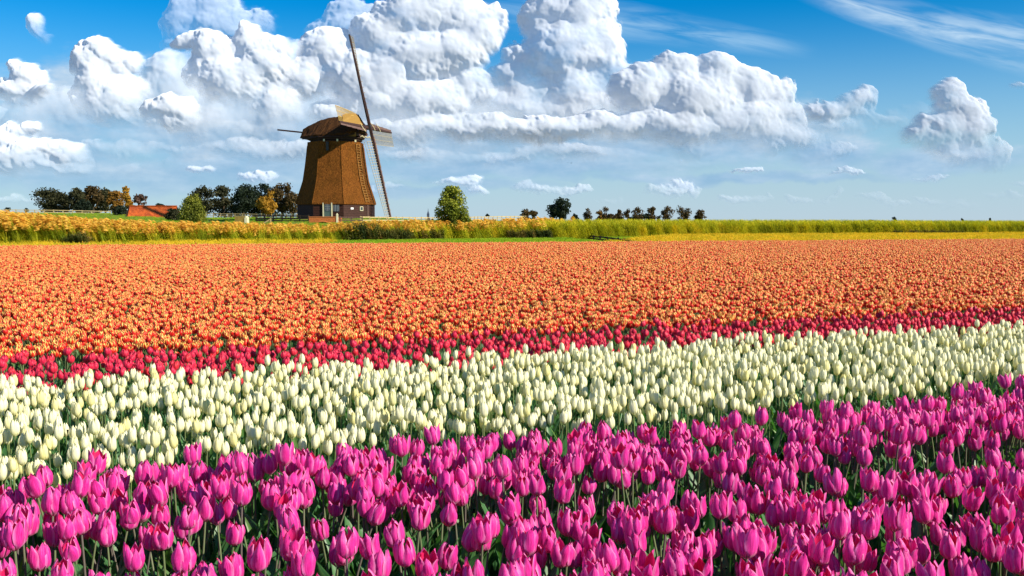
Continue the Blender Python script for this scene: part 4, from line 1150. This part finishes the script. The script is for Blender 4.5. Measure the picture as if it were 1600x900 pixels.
# ------------------------------------------------------------------ the tiled barn
def tile_col(q):
    n = q.noise(world_coord(q), 1.1, 5, 0.65); n2 = q.noise(world_coord(q), 9, 3, 0.6)
    c = q.mix(q.rng(n, 0.35, 0.7), (0.55, 0.110, 0.020), (0.22, 0.036, 0.012))
    return q.mix(q.rng(n2, 0.45, 0.8, 0, 0.6), c, (0.62, 0.17, 0.035))
M_tile = principled('orange_pantile', tile_col, 0.75, 0.2)
BD = 150.0
bl_ = P(203.5, 344, BD); br_ = P(277, 344, BD)
barn = empty('barn', bl_); tag(barn, 'low barn with an orange-red pantiled roof sunk behind the reeds', 'barn')
Lb = (br_ - bl_).length; eave = (344 - 341.5) * BD / FPX; ridge = (344 - 322.5) * BD / FPX
gable_lean = 0.35
V, F = [], []; n = 150; rows = 9
for s_ in (0, 1):
    base = len(V)
    for j in range(rows * 2 + 1):
        f = (j // 2 + (j % 2)) / rows if j else 0
        f = min(1, f); lift = 0.035 if j % 2 else 0.0
        for i in range(n + 1):
            x = Lb * i / n; wv = 0.035 * math.sin(i * math.pi / 2 * 1.0)
            y = -1.9 * (1 - f) if s_ == 0 else 1.9 * (1 - f)
            V.append((x + (1 - f) * 0.25 * (1 if i else 1), y, eave + (ridge - eave) * f + wv + lift))
    for j in range(rows * 2):
        for i in range(n):
            a = base + j * (n + 1) + i; F.append((a, a + 1, a + n + 2, a + n + 1))
MB().add(V, F).build('roof', M_tile, barn)
MB().beam((-0.05, 0, ridge + 0.05), (Lb, 0, ridge + 0.05), 0.28, 0.16).build('ridge_tiles', M_tile, barn)
gw = MB(); gw.add([(0.1, -1.85, -0.4), (0.1, 1.85, -0.4), (0.1, 1.85, eave), (0.0, 0, ridge - 0.06), (0.1, -1.85, eave)], [(0, 1, 2, 3, 4)])
gw.add([(0.15, -1.7, -0.4), (Lb, -1.7, -0.4), (Lb, -1.7, eave + .1), (0.15, -1.7, eave + .1)], [(0, 1, 2, 3)])
gw.add([(0.15, 1.7, -0.4), (Lb, 1.7, -0.4), (Lb, 1.7, eave + .1), (0.15, 1.7, eave + .1)], [(3, 2, 1, 0)])
gw.add([(Lb - .02, -1.85, -0.4), (Lb - .02, 1.85, -0.4), (Lb - .02, 1.85, eave), (Lb - .02, 0, ridge - 0.06), (Lb - .02, -1.85, eave)], [(4, 3, 2, 1, 0)])
gw.build('wall', M_darkwood, barn)
MB().beam((-0.04, -1.95, eave), (-0.04, 0, ridge + 0.03), 0.07, 0.22).build('verge_board', M_darkwood, barn)
MB().beam((-0.04, 1.95, eave), (-0.04, 0, ridge + 0.03), 0.07, 0.22).build('verge_board', M_darkwood, barn)

# ------------------------------------------------------------------ fences
M_fence = principled('weathered_pale_wood', wood_col((0.34, 0.26, 0.12), (0.54, 0.43, 0.21)), 0.8, 0.15)
M_fence_dark = principled('dark_fence_wood', wood_col((0.025, 0.018, 0.014), (0.07, 0.05, 0.035)), 0.8, 0.15)
def fence(label, pts, mat, spacing, rail_f, hpx_post, rail_h=0.10, post_w=0.12, cap=False, rails_pitch=None):
    """pts: [(px, y of the top rail, depth)], rails hang below by metres in rail_f, posts reach down hpx_post metres."""
    W = [P(*p) for p in pts]; root = empty('fence', (W[0].x, W[0].y, W[0].z - hpx_post)); tag(root, label, 'fence')
    o = root.location.copy()
    tot = sum((W[i + 1] - W[i]).length for i in range(len(W) - 1)); nseg = max(1, round(tot / spacing))
    def at(s_):
        for i in range(len(W) - 1):
            L = (W[i + 1] - W[i]).length
            if s_ <= L or i == len(W) - 2: return W[i].lerp(W[i + 1], min(1.0, s_ / L))
            s_ -= L
    P_ = [at(tot * i / nseg) for i in range(nseg + 1)]
    rg = np.random.default_rng(int(abs(W[0].x * 10)))
    for p in P_:
        t_ = Vector((rg.normal(0, .012), 0, rg.normal(0, .02)))
        MB().beam(p - o + Vector((0, 0, -hpx_post)), p - o + Vector((0, 0, 0.07)) + t_, post_w, post_w, (0, 1, 0)).build('post', mat, root)
    for i in range(nseg):
        for rf in rail_f:
            j0, j1 = rg.normal(0, .012), rg.normal(0, .012)
            a, b_ = P_[i] - o + Vector((0, -post_w * .62, -rf + j0)), P_[i + 1] - o + Vector((0, -post_w * .62, -rf + j1))
            MB().beam(a, b_, 0.04, rail_h).build('rail', mat, root)
    return root
fence('pale post and rail fence on the dyke beneath the leftmost trees', [(-20, 327.3, 185), (80, 328.2, 187), (172, 330.0, 190)], M_fence, 1.62, (0.04, 0.42), 0.85, 0.13, 0.14)
fence('pale post and rail fence between the round bush and the windmill', [(322, 333.6, 200), (400, 334.2, 198), (464, 334.6, 190)], M_fence, 1.56, (0.04, 0.45), 1.1, 0.13, 0.14)
fence('dark brown plank fence in front of the left foot of the windmill', [(400, 336.5, 126), (482, 336.8, 124)], M_fence_dark, 1.3, (0.05, 0.36, 0.66), 1.05, 0.17, 0.14)
fence('long low pale rail fence running along the dyke right of the windmill', [(563, 338.6, 122), (620, 339.2, 128), (690, 340.0, 140), (760, 338.4, 160), (822, 337.6, 175)], M_fence, 1.75, (0.05, 0.42), 0.75, 0.13, 0.12)
fence('short pale plank fence below the right half of the windmill', [(531, 338.6, 120), (566, 339.4, 120)], M_board, 1.3, (0.05, 0.40), 0.9, 0.13, 0.12)
fence('dark sloping handrail going down the dyke', [(819, 338.2, 150), (829, 341.0, 142), (841, 348.5, 132)], M_fence_dark, 1.2, (0.03, 0.35), 0.6, 0.12, 0.12)
fence('low dark rail fence slanting down to the edge of the tulip field', [(886, 367.2, 82), (915, 367.6, 76), (950, 371.2, 68), (985, 375.6, 59), (1006, 381.0, 52)], M_fence_dark, 2.3, (0.02, 0.19), 0.6, 0.10, 0.12)
fence('dark ditch shade low in the reeds on the far right, built as a thin rail', [(1432, 349.2, 120), (1470, 353.0, 112), (1512, 358.5, 104)], M_fence_dark, 2.4, (0.03, 0.2), 0.7, 0.10, 0.10)  # dark rail added to stand in for the ditch shadow

# ------------------------------------------------------------------ brick bridge
def xz(q):
    s_ = q.n('ShaderNodeSeparateXYZ'); q.put(s_.inputs[0], q.n('ShaderNodeTexCoord').outputs['Object'])
    c = q.n('ShaderNodeCombineXYZ'); q.put(c.inputs[0], s_.outputs[0]); q.put(c.inputs[1], s_.outputs[2]); return c.outputs[0]
def brick_col(q):
    bt = q.n('ShaderNodeTexBrick'); q.put(bt.inputs['Vector'], xz(q))
    bt.inputs['Color1'].default_value = (0.50, 0.15, 0.035, 1); bt.inputs['Color2'].default_value = (0.30, 0.08, 0.025, 1); bt.inputs['Mortar'].default_value = (0.34, 0.16, 0.07, 1); bt.inputs['Mortar Size'].default_value = 0.008
    bt.inputs['Scale'].default_value = 4.0
    return q.mix(q.rng(q.noise(world_coord(q), 7, 4, 0.6), 0.4, 0.75, 0, 0.6), bt.outputs[0], (0.55, 0.22, 0.06))
M_brick = principled('red_brick', brick_col, 0.85, 0.15)
BZ = 118.0; bm_ = BZ / FPX
b0 = P(483, 357, BZ); bridge = empty('brick_bridge', b0); tag(bridge, 'small red brick arched bridge in front of the windmill door', 'bridge')
Wb, Hb = 43.5 * bm_, 17.5 * bm_; n = 16; cx = 21 * bm_; ra = 14.5 * bm_; rz_ = 9.5 * bm_
mb = MB()
for yy in (0.0, 0.45, 3.4, 3.85):
    pass
def wall_arch(y0, y1):
    m_ = MB(); V = []
    xs = [0.0] + [cx - ra * math.cos(math.pi * i / n) for i in range(n + 1)] + [Wb]
    lo = [-0.4] + [max(-0.4, rz_ * math.sin(math.pi * i / n) - 0.0) if 0 < i < n else -0.4 for i in range(n + 1)] + [-0.4]
    for y in (y0, y1):
        for x, l in zip(xs, lo): V += [(x, y, l), (x, y, Hb)]
    k = len(xs); F = []
    for i in range(k - 1):
        a = 2 * i; F.append((a, a + 2, a + 3, a + 1)); a2 = a + 2 * k; F.append((a2, a2 + 1, a2 + 3, a2 + 2))
        F.append((a + 1, a + 3, a2 + 3, a2 + 1)); F.append((a, a2, a2 + 2, a + 2))
    F.append((0, 1, 2 * k + 1, 2 * k)); F.append((2 * k - 2, 4 * k - 2, 4 * k - 1, 2 * k - 1))
    return m_.add(V, F)
wall_arch(0, 0.4).build('parapet', M_brick, bridge); wall_arch(3.2, 3.6).build('parapet', M_brick, bridge)
MB().box((Wb / 2, 1.8, Hb - 0.55), (Wb - .02, 2.79, 0.22)).build('deck', M_brick, bridge)
for i in range(12):                                  # coping stones
    x0_, x1_ = Wb * i / 12 - 0.03, Wb * (i + 1) / 12 - 0.055
    MB().box(((x0_ + x1_) / 2, 0.2, Hb + 0.045), (x1_ - x0_, 0.48, 0.085)).build('coping_stone', principled('coping', (0.42, 0.15, 0.05), 0.8, 0.1) if i == 0 else bpy.data.materials['coping'], bridge)
path = [(cx - (ra + .10) * math.cos(math.pi * i / n), -0.04, (rz_ + .10) * math.sin(math.pi * i / n)) for i in range(n + 1)]
MB().tube(path, 0.10, 5).build('arch_ring', M_brick, bridge)
MB().box((Wb + 0.02, 0.1, Hb * 0.60), (0.20, 0.3, Hb * 1.26)).build('end_pillar', M_cream_paint, bridge)
pk = MB(); pk.add([(Wb - .10, -.07, Hb * 1.23), (Wb + .14, -.07, Hb * 1.23), (Wb + .14, .27, Hb * 1.23), (Wb - .10, .27, Hb * 1.23), (Wb + .02, .1, Hb * 1.23 + .2)], [(0, 1, 4), (1, 2, 4), (2, 3, 4), (3, 0, 4)]).build('pillar_cap', M_cream_paint, bridge)

# small sluice box and a braced gate post left of the bridge
M_straw = principled('straw_coloured_wood', wood_col((0.20, 0.14, 0.035), (0.32, 0.22, 0.06)), 0.85, 0.1)
s0 = P(367, 350, 118); mm = 118 / FPX
sl = empty('sluice_box', s0); tag(sl, 'small straw-coloured box with a pale pointed end post in front of the dark plank fence', 'sluice box')
MB().box((8 * mm, 0.3, 6.5 * mm), (15 * mm, 0.9, 10.5 * mm)).build('box', M_straw, sl)
ms = MB(); ms.add([(15.6 * mm, -.2, 0), (19.6 * mm, -.2, 0), (19.6 * mm, -.2, 9 * mm), (17.6 * mm, -.2, 12.5 * mm), (15.6 * mm, -.2, 9 * mm), (15.6 * mm, .8, 0), (19.6 * mm, .8, 0), (19.6 * mm, .8, 9 * mm), (17.6 * mm, .8, 12.5 * mm), (15.6 * mm, .8, 9 * mm)],
       [(0, 1, 2, 3, 4), (9, 8, 7, 6, 5), (0, 5, 6, 1), (1, 6, 7, 2), (2, 7, 8, 3), (3, 8, 9, 4), (4, 9, 5, 0)]).build('end_post', M_cream_paint, sl)
g0 = P(423, 352, 116); gp = empty('gate_post', g0); tag(gp, 'pale gate post with a diagonal brace in front of the dark plank fence', 'gate post')
MB().box((0, 0, 5 * mm), (1.6 * mm, .12, 11 * mm)).build('post', M_fence, gp)
MB().beam((0, 0, 9.5 * mm), (-12 * mm, 0, 2.5 * mm), .09, .13).build('brace', M_fence, gp)

# ------------------------------------------------------------------ two birds
def bird(px, py, d, label, sc=1.0, flip=1):
    r_ = empty('bird', P(px, py, d), 0.5 * flip); tag(r_, label, 'bird', 'birds in the sky')
    mt = bpy.data.materials.get('bird_feathers') or principled('bird_feathers', (0.03, 0.03, 0.035), 0.8, 0.1)
    V, F, _ = tube([(-.28 * sc, 0, 0), (-.15 * sc, 0, .02), (0, 0, .03), (.18 * sc, 0, .03), (.27 * sc, 0, .05), (.34 * sc, 0, .03)], [.01, .06 * sc, .09 * sc, .07 * sc, .05 * sc, .008], 8)
    MB().add(V, F).build('body', mt, r_, smooth=True)
    for s_ in (-1, 1):
        MB().add([(.12 * sc, 0, .05), (-.10 * sc, 0, .05), (.16 * sc, s_ * .32 * sc, .18 * sc), (-.06 * sc, s_ * .30 * sc, .16 * sc), (.02 * sc, s_ * .68 * sc, .06 * sc), (-.06 * sc, s_ * .62 * sc, .05 * sc),
                  (.12 * sc, 0, .03), (-.10 * sc, 0, .03), (.16 * sc, s_ * .32 * sc, .165 * sc), (-.06 * sc, s_ * .30 * sc, .15 * sc), (.02 * sc, s_ * .68 * sc, .055 * sc), (-.06 * sc, s_ * .62 * sc, .045 * sc)],
                 [(0, 1, 3, 2), (2, 3, 5, 4), (6, 8, 9, 7), (8, 10, 11, 9), (0, 2, 8, 6), (2, 4, 10, 8), (1, 7, 9, 3), (3, 9, 11, 5)]).build('wing', mt, r_)
bird(887, 254.5, 330, 'tiny dark bird flying left in front of the clouds', 0.5)
bird(892.5, 255, 300, 'slightly larger tiny dark bird flying behind the other', 0.75, -1)

# ------------------------------------------------------------------ reeds and grass, scattered as masses
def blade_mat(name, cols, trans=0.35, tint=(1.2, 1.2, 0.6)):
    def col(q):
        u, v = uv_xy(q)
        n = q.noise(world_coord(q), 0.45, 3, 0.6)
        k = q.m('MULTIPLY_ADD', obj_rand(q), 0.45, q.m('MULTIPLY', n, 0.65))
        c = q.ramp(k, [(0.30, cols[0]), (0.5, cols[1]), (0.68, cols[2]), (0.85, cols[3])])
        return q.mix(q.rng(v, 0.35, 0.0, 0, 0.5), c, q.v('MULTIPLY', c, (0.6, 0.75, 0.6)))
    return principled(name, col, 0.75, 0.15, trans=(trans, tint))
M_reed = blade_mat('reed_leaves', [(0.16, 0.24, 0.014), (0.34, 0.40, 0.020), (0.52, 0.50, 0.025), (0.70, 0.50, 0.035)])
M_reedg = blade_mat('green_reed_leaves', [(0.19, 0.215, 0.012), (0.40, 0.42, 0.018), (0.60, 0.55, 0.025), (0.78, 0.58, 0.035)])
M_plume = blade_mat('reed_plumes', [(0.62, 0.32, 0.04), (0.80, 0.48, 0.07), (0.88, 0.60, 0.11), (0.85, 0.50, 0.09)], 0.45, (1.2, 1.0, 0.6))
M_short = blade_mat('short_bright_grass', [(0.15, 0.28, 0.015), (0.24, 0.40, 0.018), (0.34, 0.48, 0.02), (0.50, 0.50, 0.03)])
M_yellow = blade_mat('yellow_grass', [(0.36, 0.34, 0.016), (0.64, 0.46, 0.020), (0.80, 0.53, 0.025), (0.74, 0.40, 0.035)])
M_weed = blade_mat('weeds_and_ditch_shade', [(0.03, 0.05, 0.012), (0.08, 0.09, 0.016), (0.15, 0.12, 0.025), (0.26, 0.14, 0.04)], 0.2)

def strip(path, w, face):
    path = np.array(path); n = len(path); w = np.broadcast_to(w, n)
    V = np.concatenate([path - face * w[:, None], path + face * w[:, None]], 1).reshape(-1, 3)
    F = np.array([[2 * i, 2 * i + 1, 2 * i + 3, 2 * i + 2] for i in range(n - 1)])
    uv = np.array([[k, i / (n - 1)] for i in range(n) for k in (0, 1)], float)
    return V, F, uv

def reed_clump(rg, H, rad, nstem, plume, leafw=0.016, bend=0.35, nleaf=3):
    items = []
    for i in range(nstem):
        a, rr_ = rg.uniform(0, 6.28), rad * rg.random() ** .5
        x, y = math.cos(a) * rr_, math.sin(a) * rr_; h = H * rg.uniform(.72, 1.08); bn = bend * rg.uniform(.5, 1.4)
        t = np.linspace(0, 1, 5)
        path = np.stack([x - bn * h * t ** 2.0, y + rg.normal(0, .04) * t, h * t * (1 - 0.10 * bn * t)], -1)
        fa = rg.uniform(0, 3.14); f = np.array([math.cos(fa), math.sin(fa), 0])
        items.append(('stem', *strip(path, 0.005 + 0 * t, f)))
        for j in range(nleaf):
            s_ = rg.uniform(.15, .85); p0 = np.array([np.interp(s_, t, path[:, k]) for k in range(3)])
            L = rg.uniform(.30, .55) * H * 0.62; a2 = rg.normal(math.pi, 0.9)
            tt = np.linspace(0, 1, 4); up_ = rg.uniform(.5, 1.0)
            lp = p0 + np.stack([math.cos(a2) * L * tt * .75, math.sin(a2) * L * tt * .75, L * (up_ * tt - .55 * tt ** 2)], -1)
            items.append(('stem', *strip(lp, leafw * np.array([.5, 1, .8, .05]), np.array([-math.sin(a2), math.cos(a2), 0.25]))))
        if rg.random() < plume:
            p0 = path[-1]; L = rg.uniform(.20, .32)
            for j in range(5):
                a2 = rg.normal(0, .5); tt = np.linspace(0, 1, 4)
                dirv = np.array([-0.75, 0.25 * rg.normal(), rg.uniform(.0, .75)]);
                lp = p0 - np.array([0, 0, .03 * j]) + dirv * (L * tt)[:, None] + np.stack([0 * tt, 0 * tt, -.35 * L * tt ** 2], -1)
                fv = rg.normal(size=3); fv -= dirv * (fv @ dirv) / (dirv @ dirv); fv /= np.linalg.norm(fv)
                items.append(('petal', *strip(lp, 0.026 * np.array([.5, 1, .8, .1]), fv)))
    return items

def source_col(name, meshes):
    c = bpy.data.collections.new(name)
    for m_ in meshes: c.objects.link(bpy.data.objects.new(name + '_piece', m_))
    return c
rg = np.random.default_rng(5)
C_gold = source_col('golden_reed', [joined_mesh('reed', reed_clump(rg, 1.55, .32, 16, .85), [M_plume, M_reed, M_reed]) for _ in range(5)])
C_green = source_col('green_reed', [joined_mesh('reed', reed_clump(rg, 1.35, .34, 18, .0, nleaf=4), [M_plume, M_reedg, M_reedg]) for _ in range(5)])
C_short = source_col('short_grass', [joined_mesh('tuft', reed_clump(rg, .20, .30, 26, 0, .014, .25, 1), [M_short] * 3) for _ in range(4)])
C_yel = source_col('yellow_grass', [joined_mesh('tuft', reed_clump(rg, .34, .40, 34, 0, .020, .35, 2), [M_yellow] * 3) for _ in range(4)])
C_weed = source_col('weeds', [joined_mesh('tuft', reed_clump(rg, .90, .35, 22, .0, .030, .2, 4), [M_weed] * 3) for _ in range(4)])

def topline(px):
    """Photo row of the top of the vegetation along the reed belt."""
    return np.interp(px, [-60, 0, 60, 120, 200, 260, 330, 400, 470, 530, 600, 680, 760, 830, 870, 960, 1100, 1300, 1440, 1520, 1600, 1680],
                     [331, 334, 338, 343, 348, 350, 350, 351, 352, 352, 347, 346, 346, 343.5, 341.5, 341.5, 342, 342.5, 343, 343.5, 343.5, 343.5])
def belt(n, s0, s1, hmul, zone, seed, hmin=0.25, base_h=1.5, tall=1.0):
    """Clumps from the reed line back; their height follows the measured top line."""
    g = np.random.default_rng(seed)
    x = g.uniform(-52, 90, n); s_ = g.uniform(s0, s1, n); y = reed_depth(x) + s_
    z = ground_z(x, y) - 0.02
    px, py = px_of(x, y, z); ok = (px > -70) & (px < 1670) & zone(px, s_, g.random(n), x, y)
    x, y, z, px, py = x[ok], y[ok], z[ok], px[ok], py[ok]
    want = (py - topline(px)) * y / FPX * hmul * tall
    sc = np.clip(want / base_h, 0.14, 1.5) * g.uniform(.82, 1.10, len(x))
    return x, y, z, sc, g
def put(name, label, col, x, y, z, sc, g, nv, turn=0.5):
    # clumps keep leaning the same way: the wind comes from the right
    rz = g.normal(0, turn, len(x))
    return tag(scatter_object(name, np.stack([x, y, z], -1), rz, sc, g.integers(0, nv, len(x)), col, len(x)), label, None, None, 'stuff')
nz = lambda x, y, s, k=7.0: fbm(np.asarray(x) / k, np.asarray(y) / k, s, 3)
put('golden_reeds', 'belt of golden plumed reeds bent by the wind left of the green tree', C_gold,
    *belt(15000, 0.0, 6.0, 1.0, lambda px, s_, r_, x, y: (px < 850 + 60 * np.sin(y)) & (r_ < np.interp(px, [0, 200, 300, 540, 600, 850], [1, .92, .50, .45, .38, .30]) * (0.65 + 1.2 * nz(x, y, 3))), 1, base_h=1.62), 5)
put('green_reeds', 'tall green reeds covering the dyke', C_green,
    *belt(34000, 0.5, 9.0, 0.93, lambda px, s_, r_, x, y: (px > 820) | (r_ < 0.42), 2, base_h=1.42), 5)
def near_strip(n, lo, hi, cond, seed):
    g = np.random.default_rng(seed); x = g.uniform(-50, 85, n); f = g.random(n)
    y0, y1 = field_depth(x) + 0.2, reed_depth(x) + 0.6
    y = y0 + (y1 - y0) * (lo + (hi - lo) * f); px, py = px_of(x, y, 0 * x)
    ok = (px > -70) & (px < 1670) & cond(px, f, g.random(n), x, y)
    ok &= ~((px > 882) & (px < 1012) & (y < np.interp(px, [886, 915, 950, 985, 1006], [83, 77, 69, 60, 53])) & (y > np.interp(px, [886, 950, 1006], [70, 58, 46])))
    return x[ok], y[ok], ground_z(x[ok], y[ok]), g.uniform(.7, 1.25, ok.sum()), g
put('short_grass', 'short bright green grass between tulips and reeds', C_short, *near_strip(42000, 0, 1, lambda px, f, r_, x, y: (px < 1000) | (r_ < .3), 3), 4, 3.0)
put('yellow_grass', 'bright yellow grass strip between tulip field and green dyke on the right', C_yel, *near_strip(34000, 0.0, 1.06, lambda px, f, r_, x, y: ((px > 930 + 120 * f) & (r_ < .95)) | ((px < 520) & (r_ < .10 + .3 * (nz(x, y, 9) > .05))), 4), 4, 0.6)
g = np.random.default_rng(8)
def patch(n, px0, px1, s0, s1, sc):
    px = g.uniform(px0, px1, n); s_ = g.uniform(s0, s1, n); X = []
    for p, q in zip(px, s_):
        d = 75.0
        for _ in range(5): x = (p - 800) / FPX * d; d = float(reed_depth(x)) + q
        X.append((x, d))
    X = np.array(X); return X[:, 0], X[:, 1], ground_z(X[:, 0], X[:, 1]), g.uniform(.6, 1.1, n) * sc
parts = [patch(110, 560, 690, -0.2, 1.5, 1.1), patch(60, 540, 600, 0.0, 3.0, 1.5), patch(22, 105, 150, -2.0, 1.0, .9), patch(90, 225, 330, 3, 10, 1.2), patch(70, 1395, 1480, -1.0, 1.0, .7), patch(90, 1430, 1530, -2.2, -.2, .6), patch(40, 1500, 1570, -2.6, -1.4, .45), patch(30, 1560, 1640, -6, -4, .4), patch(60, 790, 860, -.8, 0, .9)]  # the far right tufts are added to draw the dark ditch shadow
x, y, z, sc = (np.concatenate([p[i] for p in parts]) for i in range(4))
put('weeds_and_ditch_shade', 'dark weeds and brush among the reeds, at the far right added as ditch shade', C_weed, x, y, z, sc, g, 4)
# rough grass on the slopes beyond the reeds
gg = np.random.default_rng(9); n = 26000
yy = 60 + 150 * gg.random(n) ** 1.3; xx = (gg.uniform(-60, 1660, n) - 800) / FPX * yy
ok = yy > reed_depth(xx) + 6
put('slope_grass', 'rough grass on the dyke slopes', C_short, xx[ok], yy[ok], ground_z(xx[ok], yy[ok]) - 0.01, gg.uniform(0.5, 1.1, ok.sum()), gg, 4, 3.0)
